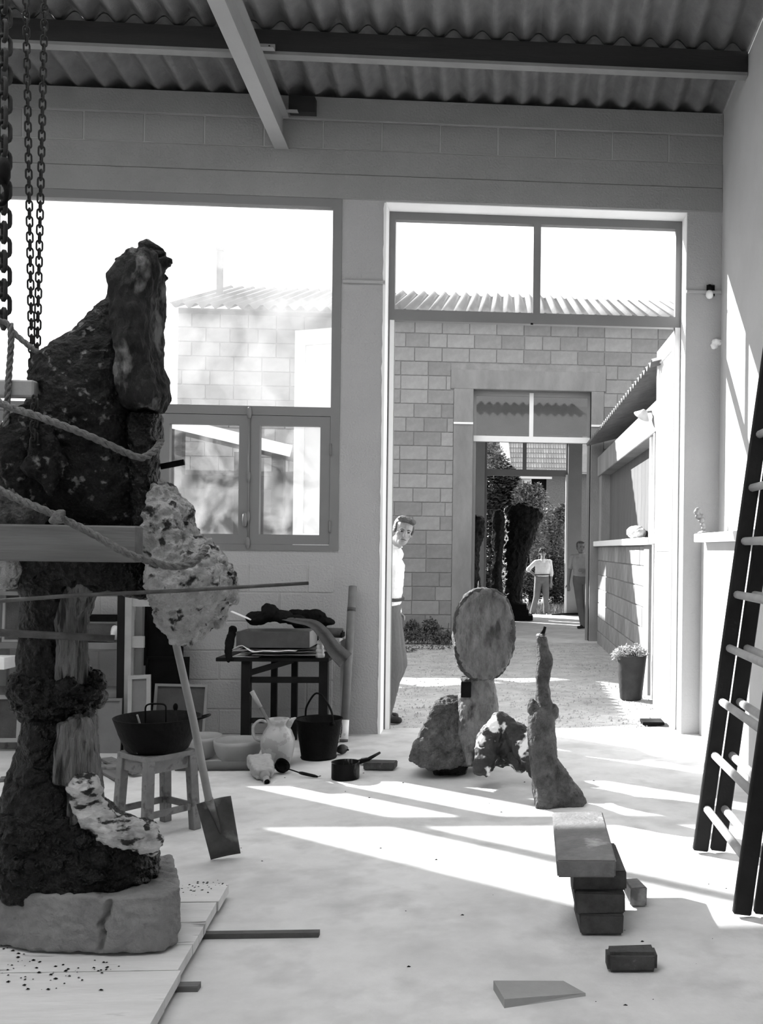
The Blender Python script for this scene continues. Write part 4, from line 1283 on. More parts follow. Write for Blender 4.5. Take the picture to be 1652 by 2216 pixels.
box('rail', (lx[0], TY0 + .05, .20), (lx[1], TY0 + .075, .24), WOODD, tb)
bar('brace', (lx[0], TY0 + .06, TZ - .13), (P(638, 1500, TY1 - .06).x, TY1 - .07, TZ - .06), .02, .045, WOODD, tb)
# flat drawer box on papers
z0 = TZ + .075
a, b = P(512, 1380, 8.06), P(670, 1384, 8.06)
dr = thing('drawer_box', 'flat grey wooden drawer lying on the pile of papers', 'drawer', ((a.x + b.x) / 2, 8.2, z0))
box('drawer_front', (a.x, 8.05, z0), (b.x, 8.068, z0 + .125), mat('grey_drawer', 0.06, .85, .35, 6, .2, 40), dr, .002)
box('drawer_side', (b.x - .015, 8.068, z0), (b.x, 8.40, z0 + .125), CARD, dr, .002)
box('drawer_side', (a.x, 8.068, z0), (a.x + .015, 8.40, z0 + .125), CARD, dr, .002)
box('drawer_back', (a.x + .015, 8.385, z0), (b.x - .015, 8.40, z0 + .125), CARD, dr, .002)
box('drawer_bottom', (a.x + .015, 8.068, z0), (b.x - .015, 8.385, z0 + .01), CARD, dr)
# paper sheets, each curling its own way
def paper(px0, px1, zb, m, label, curl=.02, y0=8.03, y1=8.40, lift=None, seed=0):
    x0, x1 = P(px0, 1390, y0).x, P(px1, 1390, y0).x
    def fn(u, v):
        x, y = x0 + (x1 - x0) * u, y0 + (y1 - y0) * v
        z = zb + curl * .5 * (1 + noise.noise(Vector((x * 7 + seed, y * 5, seed)))) * (1 - .5 * v)
        if lift: z += lift[1] * max(0, 1 - abs(u - lift[0]) * 6) * (1 - v)
        return (x, y, z)
    tag(sheetmesh('paper_sheet', fn, 18, 8, m, None, .0012), label, 'paper')
paper(500, 640, TZ + .045, PAPER, 'white curled sheet folding over the table edge, left of the pile', .02, 7.98, 8.3, (.15, .05), 1)
paper(520, 685, TZ + .030, CARD, 'buff sheet near the top of the pile under the drawer', .02, 8.02, 8.4, (.9, .012), 2)
paper(545, 686, TZ + .018, mat('grey_paper', .33, .9, .15, 6, .05, 40), 'grey drooping sheet low in the pile, beside the bottle', .014, 7.99, 8.4, None, 3)
paper(500, 560, TZ + .004, PAPER, 'white sheet lying flat at the left end of the table', .004, 8.03, 8.3, None, 4)
paper(530, 684, TZ + .006, CLOTHM, 'dark folder at the very bottom of the paper pile', .012, 8.04, 8.42, None, 5)
paper(520, 684, TZ + .058, CLOTHM, 'dark sheet directly under the drawer', .012, 8.04, 8.42, None, 6)
# bottle of ringed glass
bc = P(693, 1420, 8.06); bc.z = TZ
bt = thing('ringed_bottle', 'small pale ringed bottle at the table edge', 'bottle', bc)
prof = [(0, .001), (.034, .001)]
for k in range(4):
    zz = .004 + .032 * k
    r0 = .037 - .004 * k
    prof += [(r0 - .004, zz), (r0, zz + .006), (r0, zz + .024), (r0 - .004, zz + .030)]
prof += [(.018, .134), (.011, .140), (.011, .150), (0, .150)]
lathe('bottle_body', prof, bc, mat('milky_glass', 0.32, .25, .06, 5, 0, 1, spec=.5), bt, 20)
lathe('bottle_cap', [(0, .150), (.013, .150), (.013, .166), (.008, .174), (0, .174)], bc, BOWLM, bt, 14)
# dark cloths on the drawer
def heap(name, pts, label, m, voxel=.007, amp=.012, seed=1):
    bm = bmesh.new()
    for (x, y, Y, r) in pts: add_ell(bm, P(x, y, Y), r)
    return tag(remesh(name, bm, voxel, m, None, 2, amp, seed, 7.0, .003, 30), label, 'cloth')
heap('cloth_heap', [(560, 1338, 8.2, (.09, .1, .05)), (585, 1328, 8.2, (.07, .1, .07)), (578, 1318, 8.22, (.04, .07, .045)), (612, 1335, 8.2, (.08, .1, .05)), (640, 1342, 8.2, (.08, .09, .035))], 'peaked heap of black cloth on top of the drawer', CLOTHD, seed=51)
heap('cloth_heap', [(650, 1332, 8.49, (.12, .06, .05)), (680, 1334, 8.49, (.10, .06, .05)), (700, 1345, 8.49, (.08, .06, .035)), (716, 1346, 8.49, (.03, .04, .022)), (665, 1350, 8.49, (.12, .06, .05)), (680, 1365, 8.49, (.12, .06, .06)), (680, 1385, 8.49, (.11, .06, .06))], 'rounded black cloth bundle behind the drawer', CLOTHD, seed=52)
ds = [P(602, 1336, 8.14), P(640, 1343, 8.06), P(676, 1350, 8.0), P(700, 1372, 7.97), P(722, 1405, 7.96), P(748, 1430, 7.97)]
wd = [.02, .05, .06, .075, .10, .13]
sp = smoothpath(ds, 5)
def drape(u, v):
    k = u * (len(sp) - 1)
    i = min(int(k), len(sp) - 2)
    p = sp[i].lerp(sp[i + 1], k - i)
    w = wd[0] + (wd[-1] - wd[0]) * u
    ang = -.75
    off = (v - .5) * w
    return p + Vector((off * math.sin(-ang) * .9, -.012 * math.cos(v * 9.0) * (.3 + u) + .05 * v, off * math.cos(ang)))
tag(sheetmesh('hanging_cloth', drape, 40, 22, CLOTHM, None, .004), 'grey cloth draped from the drawer down past the table corner', 'cloth')
bm = bmesh.new()
gl = [P(504, 1362, 8.10), P(499, 1385, 8.04), P(495, 1408, 7.985), P(494, 1430, 7.975)]
for a_, b_, r_, s_ in zip(gl[:-1], gl[1:], (.030, .032, .030), (.032, .030, .016)): add_caps(bm, a_, r_, b_, s_)
add_caps(bm, gl[2], .016, P(503, 1428, 7.975), .010)
tag(remesh('black_glove', bm, .006, CLOTHD, None, 1, .006, 53, 12.0), 'black glove hanging off the left end of the table', 'glove')
pk = bar('palette_strip', P(501, 1323, 8.1), P(544, 1341, 8.1), .05, .006, PAPER)
tag(pk, 'pale thin strip poking out left of the black cloth', 'strip')
# little side shelf and roll beyond the table
sb = thing('side_shelf', 'narrow pale shelf board beside the tall tube', 'shelf', (P(744, 1383, 8.5).x, 8.5, .6))
a, b = P(722, 1384, 8.30), P(768, 1380, 8.30)
ta0 = P(757, 1384, 8.56)
box('shelf_board', (a.x, 8.32, a.z - .02), (ta0.x - .045, YW - .012, a.z + .005), WOODL, sb, .002)
box('shelf_post', (P(742, 1400, 8.5).x - .02, 8.52, 0), (P(742, 1400, 8.5).x + .02, 8.56, a.z - .02), WOODL, sb)
rl = thing('cloth_roll', 'grey roll of cloth lying on the narrow side shelf', 'roll', P(725, 1372, 8.45))
c0, c1 = P(700, 1366, 8.42), P(741, 1366, 8.42)
tube('roll_body', [Vector((c0.x, 8.45, a.z + .045)), Vector((c1.x, 8.42, a.z + .045))], .038, CLOTHM, rl, 16)
tube('roll_core', [Vector((c1.x, 8.42, a.z + .045)), Vector((c1.x + .004, 8.42, a.z + .045))], .02, CLOTHD, rl, 12)
tag(box('leather_case', (c1.x + .01, 8.38, a.z + .006), (ta0.x - .05, 8.50, a.z + .05), CLOTHD, None, .006), 'small dark case on the end of the side shelf', 'case')
# tall cardboard tube with its paper label
ta, tt = G(744, 1602), P(764, 1269, 8.62)
ta.y = 8.36; ta = Vector((P(744, 1602, 8.36).x, 8.36, 0.0))
tu = thing('cardboard_tube', 'tall cardboard tube leaning against the pier', 'tube', ta)
R = .034
dirv = (tt - ta).normalized()
tube('tube_wall', [ta + dirv * .003, ta.lerp(tt, .5), tt], R, BAMB, tu, 20)
tube('tape_band', [ta.lerp(tt, .835), ta.lerp(tt, .86)], R + .0012, mat('dark_tape', .06), tu, 20)
tube('paper_label', [ta + dirv * .02, ta + dirv * .175], R + .0012, PAPER, tu, 20)
tube('tube_mouth', [tt, tt + dirv * .002], R * .85, CLOTHD, tu, 16)
# dark oval with the maker's name, wrapped on the left of the label
def on_label(s, h):
    """s along the surface from the side facing the room, h up the tube"""
    an = s / R
    x = Vector((1, 0, 0)); x = (x - dirv * x.dot(dirv)).normalized()
    y = dirv.cross(x)
    return ta + dirv * h + (x * math.sin(an) - y * math.cos(an)) * (R + .0022)
vs = []
for k in range(28):
    a_ = 2 * math.pi * k / 28
    vs.append((-.026 + .014 * math.cos(a_), .098 + .068 * math.sin(a_)))
o = raw('label_oval', [on_label(s, h) for s, h in vs] + [on_label(-.026, .098)], [(k, (k + 1) % 28, 28) for k in range(28)], mat('label_ink', .05), tu)
def lettering(name, text, size, place, m, parent, spacing=1.0):
    cu = bpy.data.curves.new(name, 'FONT')
    cu.body = text; cu.size = size; cu.align_x = 'CENTER'; cu.align_y = 'CENTER'; cu.space_character = spacing
    t = bpy.data.objects.new(name, cu); COL.objects.link(t)
    me = bpy.data.meshes.new_from_object(t.evaluated_get(bpy.context.evaluated_depsgraph_get()))
    bpy.data.objects.remove(t)
    for v in me.vertices: v.co = place(v.co.x, v.co.y)
    return link(name, me, m, parent)
lettering('label_name', 'CANSON', .026, lambda x, y: on_label(-.026 - y, .098 + x) + (on_label(-.026 - y, .098 + x) - (ta + dirv * (.098 + x))).normalized() * .001, PAPER, tu)
lettering('label_print', '12', .02, lambda x, y: on_label(.008 - y, .055 + x), MATS['label_ink'], tu)

# ================================================================== THINGS ON THE FLOOR BY THE WALL
# bucket
bc = G(690, 1650); bc.y = 7.66; bc = Vector((P(690, 1640, 7.72).x, 7.72, 0))
bk = thing('bucket', 'black tarred bucket with a wire handle beside the tall tube', 'bucket', bc)
bh, r1, r0 = .295, .168, .128
lathe('bucket_body', [(0, .002), (r0, .002), (r0 + .006, .012), (r0, .02), (r1, bh - .01), (r1 + .007, bh), (r1 + .004, bh + .004), (r1 - .006, bh - .004), (r0 - .006, .03), (0, .03)], bc, IRON, bk, 32)
ac = Vector((bc.x, bc.y, bh - .02))
ax = Vector((.72, -.69, 0)).normalized()
tube('handle', smoothpath([ac - ax * (r1 + .004), ac - ax * (r1 - .01) + Vector((0, 0, .09)), ac - ax * .07 + Vector((0, 0, .19)), ac + Vector((0, 0, .205)), ac + ax * .07 + Vector((0, 0, .17)), ac + ax * (r1 - .02) + Vector((0, 0, .09)), ac + ax * (r1 + .004)], 7), .0075, IRON, bk, 8)
for s in (-1, 1): lathe('handle_lug', [(0, -.012), (.014, -.012), (.014, .012), (0, .012)], ac + ax * (r1 + .004) * s, IRON, bk, 10)
# jug
jc = Vector((P(601, 1640, 7.42).x, 7.42, 0))
jg = thing('pitcher', 'flowered ceramic pitcher with a stick in it', 'pitcher', jc)
k = 7.42 / F
prof = [(0, .003), (20 * k, .003), (24 * k, .010), (31 * k, 22 * k), (35.5 * k, 45 * k), (35 * k, 60 * k), (29 * k, 76 * k), (22 * k, 86 * k), (21 * k, 92 * k), (24 * k, 102 * k), (22.5 * k, 102 * k), (19 * k, 90 * k), (20 * k, 84 * k), (27 * k, 70 * k), (32 * k, 45 * k), (0, .02)]
lathe('pitcher_body', prof, jc, JUGM, jg, 32)
bm = bmesh.new()
add_caps(bm, jc + Vector((20 * k, 0, 88 * k)), .03, jc + Vector((30 * k, -.01, 100 * k)), .017)
add_caps(bm, jc + Vector((30 * k, -.01, 100 * k)), .016, jc + Vector((37 * k, -.012, 104 * k)), .008)
remesh('spout', bm, .005, JUGM, jg, 2)
tube('handle', smoothpath([jc + Vector((-20 * k, 0, 94 * k)), jc + Vector((-38 * k, -.01, 98 * k)), jc + Vector((-50 * k, -.02, 84 * k)), jc + Vector((-46 * k, -.02, 62 * k)), jc + Vector((-32 * k, -.01, 54 * k))], 7), .011, JUGM, jg, 10)
a, b = P(545, 1496, 7.40), jc + Vector((-.02, 0, .24))
sk = thing('mallet_handle', 'round turned wooden stick standing in the pitcher', 'stick', jc + Vector((0, 0, .1)))
e = a + (b - a) * 1.25
tube('stick_head', [a, a.lerp(b, .38)], [.017, .014], WOODL, sk, 12)
tube('stick_stem', [a.lerp(b, .38), e], [.0115, .013], mat('dull_stick', 0.1, .7, .3, 8, .2, 40), sk, 12)
# bowls
def bowl(px, py_rim, py_base, half, Y, label):
    c = Vector((P(px, py_base, Y).x, Y, 0))
    R = half * Y / F
    h = (py_base - py_rim) * Y / F
    prof = [(0, .002), (R * .34, .002)]
    for i in range(9):
        t = (i + 1) / 9
        prof.append((R * math.sin(.35 + (math.pi / 2 - .35) * t), h * (1 - math.cos(math.pi / 2 * t) * 1.0)))
    prof += [(R - .008, h), (R * .92, h * .75), (R * .7, h * .3), (R * .3, h * .1), (0, h * .08)]
    tag(lathe('bowl', prof, c, BOWLM, None, 40), label, 'bowl')
bowl(515, 1602, 1650, 50, 7.58, 'large pale round bowl left of the pitcher')
bowl(432, 1604, 1652, 46, 7.72, 'pale bowl half hidden behind the spade shaft')
# rolled sheet along the wall
tag(tube('paper_roll', [P(380, 1676, 7.30), P(560, 1676, 7.30)], .033, mat('dull_roll', 0.11, .8, .2, 5, .15, 30), None, 16), 'long dull roll lying on the floor in front of the bowls', 'roll')
bpy.data.objects['paper_roll'].location.z += .033 - P(380, 1676, 7.30).z - 0
# flattened paper bag with a bottle neck sticking out
pb = thing('bottle_bag', 'paper bag with a bottle neck sticking out toward the room', 'bag', G(556, 1690))
bm = bmesh.new()
p0, p1 = G(556, 1690, .035), G(566, 1655, .05)
add_loft(bm, [(p0.x - .085 + .012 * i, p0.x + .075 + .012 * i, 0, .03 + .012 * math.sin(i), .0) for i in range(2)]) if False else None
d = Vector((-.34, .86, .2)).normalized()
c0 = Vector((p0.x + .01, 6.98, .042))
sd = Vector((d.y, -d.x, 0)).normalized(); ud = sd.cross(d)
hp = []
for (t_, w_, h_) in ((0.0, .045, .032), (.05, .068, .036), (.26, .078, .040), (.27, .074, .012)):
    for (a1, b1) in ((-1, -1), (1, -1), (1, 1), (-1, 1)): hp.append(c0 + d * t_ + sd * (w_ * a1) + ud * (h_ * b1))
add_hull(bm, hp)
remesh('bag', bm, .007, mat('kraft_paper', 0.3, .9, .12, 5, .25, 25), pb, 3, .009, 61, 9.0)
tube('neck_wrap', [c0 + d * -.01, c0 - d * .07], [.036, .026], CARD, pb, 14)
tube('neck', [c0 - d * .06, c0 - d * .115, c0 - d * .12], [.023, .022, .024], BOWLM, pb, 14)
tube('neck_mouth', [c0 - d * .1205, c0 - d * .1225], .018, IRON, pb, 12)
# ladle
lc = G(597, 1672); lc.z = 0
lc.x += .05; lc.y -= .03
ld = thing('ladle', 'black ladle with a wrapped grip lying on the floor', 'ladle', lc)
lathe('ladle_bowl', [(0, -.05), (.025, -.045), (.048, -.02), (.055, .012), (.052, .014), (.045, -.018), (.022, -.04), (0, -.044)], lc + Vector((0, 0, .055)), IRON, ld, 20, rot=(.5, .75, 0))
g0, g1, g2 = lc + Vector((.035, -.02, .04)), G(648, 1672, .03), G(688, 1681, .012)
tube('stem', [g0, g1], .005, IRON, ld, 6)
tube('grip', [g1, g1.lerp(g2, .15), g1.lerp(g2, .8), g2], [.008, .012, .011, .006], WOODD, ld, 10)
tube('hanging_ring', smoothpath([g2, g2 + Vector((.012, -.008, .004)), g2 + Vector((.02, .002, .006)), g2 + Vector((.012, .01, .004)), g2], 4), .0025, SHOV, ld, 6)
# saucepan
pc2 = Vector((P(748, 1670, 7.03).x, 7.03, 0))
sp_ = thing('saucepan', 'small black saucepan with plaster drips and a long handle', 'saucepan', pc2)
R = 29.5 * 7.03 / F
lathe('pan_body', [(0, .002), (R * .96, .002), (R, .008), (R, .112), (R + .003, .116), (R - .004, .114), (R - .005, .012), (0, .01)], pc2, mat('dripped_enamel', .006, .6, .5, 8, .2, 40, spec=.06, c2=.10, c2scale=16, c2cut=.66, c2soft=.04, stretch=(1, 1, .3)), sp_, 32)
h0 = pc2 + Vector((R * .8, .05, .10))
tube('handle_bracket', [h0, h0 + Vector((.07, .05, .012))], [.018, .014], IRON, sp_, 8)
tube('handle', [h0 + Vector((.06, .045, .01)), P(822, 1629, 7.25)], [.014, .009], WOODD, sp_, 8)
# flat brick, ball
def brick_at(name, lo, hi, m, label, rot=0, jit=.004, bev=.006):
    lo, hi = Vector(lo), Vector(hi)
    bm = boxbm(hi - lo, bev, 2, jit)
    o = frombm(name, bm, m, None, loc=(lo + hi) / 2)
    o.rotation_euler.z = rot
    return tag(o, label, 'brick')
c = G(822, 1668)
brick_at('brick', (c.x - .11, c.y - .01, 0.003), (c.x + .11, c.y + .11, .058), BRICKM, 'flat dark brick beside the small saucepan', -.12)
c = G(784, 1662)
brick_at('brick_half', (c.x - .03, c.y + .08, .003), (c.x + .02, c.y + .14, .05), CRUST, 'broken pale brick end behind the saucepan')
c = G(740, 1631); c.y = 7.85; c.x = P(741, 1622, 7.85).x
bl = thing('float_ball', 'dark pointed ball on the floor between bucket and pier', 'ball', (c.x, c.y, 0))
lathe('ball_body', [(0, -.046), (.018, -.04), (.036, -.014), (.038, 0), (.034, .018), (.014, .042), (0, .046)], (c.x, c.y, .040), mat('dark_rubber', .045, .5, .2), bl, 18, rot=(0, 1.45, .3))
tube('ball_tip', [(c.x + .04, c.y - .01, .037), (c.x + .052, c.y - .012, .036)], [.007, .005], IRON, bl, 8)

# ================================================================== SHELVING AND CANVASES AT LEFT
RY0, RY1 = 8.05, 8.48
rk = thing('plank_rack', 'rough plank shelving behind the leg, below the window', 'shelving', (-3.6, 8.3, 0))
def pxat(x, Y): return P(x, 1400, Y).x
topz = P(300, 1252, RY0).z + .05
for (x, Y, m) in ((264, RY0, WOODD), (279, RY0 + .005, WOODL), (303, RY1, WOODL), (-30, RY0, WOODL), (10, RY1, WOODL)):
    xx = pxat(x, Y)
    box('post', (xx - .028, Y - .03, 0), (xx + .028, Y + .03, topz), m, rk, .003)
for (y, t) in ((1282, .03), (1392, .05), (1500, .04), (1608, .05)):
    z = P(150, y, RY0).z
    box('shelf_board', (pxat(-160, RY0), RY0 + .032, z - t), (pxat(262, RY0) , RY1 - .03, z), WOODS if y > 1600 else CANVB, rk, .003)
box('rail', (pxat(270, RY0), RY0 - .01, P(0, 1400, RY0).z), (pxat(312, RY0), RY0 + .015, P(0, 1375, RY0).z), WOODL, rk)
box('rail', (pxat(270, RY0), RY0 - .01, P(0, 1310, RY0).z), (pxat(330, RY0), RY0 + .015, P(0, 1275, RY0).z), WOODL, rk)
zsh = P(150, 1392, RY0).z
rr = thing('canvas_roll', 'rolled canvas with a white end on the plank shelving', 'roll', (pxat(225, 8.2), 8.2, zsh))
tube('roll_body', [(pxat(60, 8.2), 8.2, zsh + .075), (pxat(246, 8.15), 8.15, zsh + .075)], .07, CLOTHM, rr, 18)
tube('roll_end', [(pxat(246, 8.15), 8.15, zsh + .075), (pxat(258, 8.15), 8.14, zsh + .07)], [.06, .05], PAPER, rr, 14)
zsh2 = P(150, 1282, RY0).z
tag(box('portfolio', (pxat(120, 8.2), 8.12, zsh2 + .002), (pxat(250, 8.2), 8.42, zsh2 + .045), CLOTHD, None, .004), 'dark portfolio lying on the upper plank shelf', 'portfolio')
tag(box('portfolio', (pxat(170, 8.2), 8.14, zsh + .16), (pxat(255, 8.2), 8.40, zsh + .20), CLOTHD, None, .004), 'dark portfolio lying on top of the rolled canvas', 'portfolio')
def canvas(label, px0, px1, ytop, ybot, Y, m, lean=.12, fr=.03, tilt=0.0, fm=WOODL):
    a, b = P(px0, ybot, Y), P(px1, ytop, Y)
    w, h = b.x - a.x, b.z - a.z
    t = thing('stretched_canvas', label, 'canvas', (a.x + w / 2, Y, a.z))
    M = Matrix.Translation((a.x + w / 2, Y, a.z)) @ Euler((-lean, tilt, 0)).to_matrix().to_4x4()
    def put(nm, lo, hi, mm):
        o = box(nm, lo, hi, mm)
        o.matrix_basis = M @ o.matrix_basis
        _parent(o, t)
    put('cloth', (-w / 2 + .004, .004, .004), (w / 2 - .004, .012, h - .004), m)
    put('stretcher_bar', (-w / 2, -.012, 0), (w / 2, .004, fr), fm)
    put('stretcher_bar', (-w / 2, -.012, h - fr), (w / 2, .004, h), fm)
    put('stretcher_bar', (-w / 2, -.012, fr), (-w / 2 + fr, .004, h - fr), fm)
    put('stretcher_bar', (w / 2 - fr, -.012, fr), (w / 2, .004, h - fr), fm)
    return t
def zpx(y, Y): return P(300, y, Y).z
canvas('tall dark canvas leaning beside the plank shelving', 312, 398, 1300, 1440, 8.44, CLOTHD, .03, .02, 0, IRON)
canvas('black canvas low beside the spade shaft', 312, 408, 1422, 1585, 8.36, CLOTHD, .05, .02, 0, IRON)
canvas('small canvas with pale stretcher, tilted behind the black pan', 276, 328, 1462, 1662, 7.85, CANVB, .16, .03, -.06)
canvas('grey-brown canvas back behind the black pan', 322, 440, 1482, 1668, 8.0, mat('brown_canvas', 0.06, .9, .25, 5, .2, 40), .14, .02, .02, CARD)
canvas('grey board leaning under the plank shelf, behind the shin', 200, 262, 1512, 1660, 7.9, CANVB, .06, .02, .0, CANVB)
canvas('dark canvas with a light edge left of the thigh', 5, 56, 1262, 1389, 8.13, CLOTHM, .04, .018)
canvas('dark canvas with a pale frame low left of the shin', -14, 46, 1505, 1606, 7.96, CLOTHM, .06, .03)
zsm = P(20, 1450, 7.95).z
tag(box('white_block', (pxat(-25, 7.95), 7.80, P(0, 1446, 7.9).z), (pxat(30, 7.95), 7.98, P(0, 1420, 7.9).z), PAPER, None, .004), 'pale wooden block end at the left edge, beside the thigh', 'block')
bpy.data.objects['white_block'].parent = None
for i, (x0, y0, x1, y1, lab) in enumerate(((0, 1690, 210, 1676, 'long loose board on the floor behind the shin'), (60, 1672, 300, 1668, 'thin loose board on the floor by the canvas stack'), (196, 1652, 262, 1690, 'short splintered board pointing at the stool'), (228, 1650, 300, 1682, 'short pale board end beside the stool leg'))):
    a, b = G(x0, y0), G(x1, y1)
    z = .012 + .016 * (i % 2)
    tag(bar('loose_board', (a.x, a.y, z), (b.x, b.y, z + .004), .09, .018, WOODS if i % 2 else WOOD, None, .002), lab, 'board')

# ================================================================== BRICK PILE AND LADDER
def slab(name, px0, px1, py, Y0, Y1, z0, z1, m, label, rot=0):
    a, b = P(px0, py, Y0), P(px1, py, Y0)
    return brick_at(name, (a.x, Y0, z0), (b.x, Y1, z1), m, label, rot, .006, .006)
slab('timber_offcut', 1211, 1338, 1870, 4.10, 4.86, .252, .325, BRICKL, 'long dusty block on top of the brick pile', -.03)
slab('brick', 1243, 1358, 1900, 4.18, 4.62, .178, .250, BRICKM, 'dark brick second from the top of the pile')
slab('brick', 1246, 1352, 1935, 4.15, 4.50, .090, .176, BRICKM, 'dark brick third from the top of the pile')
slab('brick', 1256, 1350, 1990, 4.14, 4.44, .002, .088, BRICKM, 'dark bottom brick of the pile')
slab('brick_half', 1362, 1396, 1960, 4.48, 4.62, .002, .085, BRICKL, 'broken brick lying just right of the pile', .1)
a = G(1315, 2107); b = G(1425, 2110)
brick_at('brick', (a.x, a.y, .002), (b.x, a.y + .09, .075), BRICKM, 'single dark brick alone on the floor in the right foreground', 0, .004, .012)
a, b = G(1075, 2168), G(1266, 2148)
wv = thing('split_wood', 'splintered flat piece of wood on the floor in the foreground', 'wood', a)
vs = [G(1068, 2140, .03), G(1090, 2178, .0), G(1100, 2178, .03), G(1266, 2152, .015), G(1215, 2133, .03), G(1072, 2148, .03)]
A = [G(1068, 2142, .0), G(1092, 2182, .0), G(1268, 2156, .0), G(1220, 2134, .0)]
T = [p + Vector((0, .008, h)) for p, h in zip(A, (.03, .028, .008, .016))]
raw('wood_piece', A + T, [(3, 2, 1, 0), (4, 5, 6, 7), (0, 1, 5, 4), (1, 2, 6, 5), (2, 3, 7, 6), (3, 0, 4, 7)], WOODL, wv)

def rail_pt(px, py, Y): return P(px, py, Y)
def ladder(label, dx, fy0, fy1, ext, rungm, zoff=0.0):
    lad = thing('ladder', label, 'ladder', (1.05 + dx, (fy0 + fy1) / 2, 0))
    a1 = rail_pt(1516, 1845, fy1); b1 = rail_pt(1516 + .1405 * (1845 - 820), 820, fy1)
    d = (b1 - a1); d.y = 0; d.normalize()
    base = Vector((a1.x + dx, 0, 0.0))
    L = min((XR - .055 - base.x) / max(d.x, .05), 5.2)      # up to where it meets the right wall
    for fy in (fy0, fy1):
        p0 = Vector((base.x, fy, .012)); p1 = p0 + d * L
        bar('rail', p0, p1, .035, .080, LADDR, lad, .006, up=Vector((-d.z, 0, d.x)))
    s = .235
    n = int((L - .1) / .283)
    for i in range(n):
        c = base + d * (s + .283 * i + zoff)
        tube('rung', [(c.x, fy0 + .01, c.z), (c.x, fy1 - .01, c.z)], .021, rungm, lad, 10)
    return lad
ladder('dark extension ladder on the right, nearer section facing the door', 0.0, 4.34, 5.27, .75, RUNGM)
ladder('dark ladder section standing just behind the first one, right edge', .093, 4.34, 5.27, .55, RUNGM, .0)

# ================================================================== SMALL THINGS AT RIGHT
c = P(1536, 634, YW - .03)
lb = thing('wall_bulb', 'white bulb in a dark holder on the right pier', 'bulb', c)
lathe('holder', [(0, 0), (.022, 0), (.024, .03), (.014, .05), (0, .05)], c + Vector((0, -.005, .02)), IRON, lb, 14)
lathe('bulb', [(0, -.06), (.022, -.052), (.034, -.03), (.030, -.008), (.016, .018), (0, .02)], c + Vector((0, -.005, .006)), WHITEP, lb, 16)
box('holder_plate', (c.x - .02, YW - .012, c.z - .02), (c.x + .05, YW + .001, c.z + .075), IRON, lb)
c = PX(1553, 745, XR - .03)
br = thing('pipe_bracket', 'small iron bracket holding a rag in the corner above the sill', 'bracket', c)
bar('bracket_arm', (XR, c.y + .05, c.z + .02), (XR - .10, c.y + .02, c.z - .01), .03, .02, IRON, br)
bm = bmesh.new(); add_ell(bm, c + Vector((0, 0, .02)), (.045, .05, .025)); add_ell(bm, c + Vector((-.03, 0, -.02)), (.035, .03, .03))
remesh('rag', bm, .006, WHITEP, br, 2, .008, 71, 14.0)
c = PX(1524, 1120, 1.68); c = Vector((1.68, c.y, 1.728))
fg = thing('figurine', 'tiny curled plaster figurine standing on the right sill', 'figurine', c)
bm = bmesh.new()
for (dx, dz, r) in ((0, .01, .05), (.0, .05, .02), (-.01, .08, .022), (-.02, .12, .032), (-.045, .15, .028), (-.06, .18, .026), (-.05, .205, .022), (-.02, .15, .025)):
    add_ell(bm, c + Vector((dx, 0, dz)), (r, r, r * .8 if dz > .02 else .012))
remesh('figure', bm, .005, mat('grey_plaster', .2, .7, .3, 9, .3, 40), fg, 2, .006, 72, 16.0)

# outbuilding details
c = PX(1370, 1152, 1.62)
bg = bmesh.new()
for (dy, dz, r) in ((0, .07, (.10, .22, .07)), (.18, .08, (.09, .12, .07)), (-.16, .06, (.09, .12, .05))): add_ell(bg, Vector((1.66, c.y + dy, 1.745 + dz)), r)
tag(remesh('plaster_bag', bg, .010, mat('sack_paper', .45, .9, .15, 5, .2, 30), None, 2, .025, 73, 6.0), 'crumpled pale sack lying on the outbuilding sill', 'sack')
ym = 11.9
lp = thing('yard_lamp', 'enamel lamp on an arm under the outbuilding eave', 'lamp', (OX, ym, 3.2))
a0 = Vector((OX - .03, 11.15, 3.12)); a1 = PX(1392, 893, 1.50)
tube('lamp_arm', [a0, a1], .012, STEEL, lp, 8)
lathe('lamp_shade', [(0, .05), (.03, .05), (.05, .02), (.095, -.03), (.09, -.03), (.04, .01), (0, .02)], a1 + Vector((0, 0, -.02)), WHITEP, lp, 20, rot=(.5, .5, 0))
# potted plant
pc3 = Vector((P(1366, 1508, 10.95).x, 10.95, -.03))
pp = thing('potted_plant', 'dark tall clay pot with pale flowering succulents by the door', 'potted plant', pc3)
k = 10.95 / F
lathe('pot', [(0, 0), (22 * k, 0), (24 * k, .01), (33 * k, .46), (34 * k, .475), (31 * k, .475), (30 * k, .44), (0, .42)], pc3, mat('dark_pot', .05, .7, .35, 8, .3, 40), pp, 28)
def leaves(name, cloud, n, size, m, parent=None, flat=.4, kind='stuff', up=0.0):
    """cloud: list of (centre, radii); every leaf a folded four-sided blade"""
    vs, fs = [], []
    for _ in range(n):
        c, r = random.choice(cloud)
        while True:
            q_ = Vector((random.uniform(-1, 1), random.uniform(-1, 1), random.uniform(-1, 1)))
            if .25 < q_.length < 1: break
        p = Vector((c[0] + q_.x * r[0], c[1] + q_.y * r[1], c[2] + q_.z * r[2]))
        d = Vector((random.gauss(0, 1), random.gauss(0, 1), random.gauss(0, flat) + up)).normalized()
        s = d.cross(Vector((random.gauss(0, .4), random.gauss(0, .4), 1))).normalized()
        L = size * random.uniform(.6, 1.3)
        w = L * .28
        nrm = d.cross(s)
        b = len(vs)
        vs += [p, p + d * L * .5 + s * w + nrm * w * .3, p + d * L, p + d * L * .5 - s * w + nrm * w * .3]
        fs += [(b, b + 1, b + 2), (b, b + 2, b + 3)]
    o = raw(name, vs, fs, m, parent)
    if kind: o['kind'] = kind
    return o
t = pc3 + Vector((0, 0, .50))
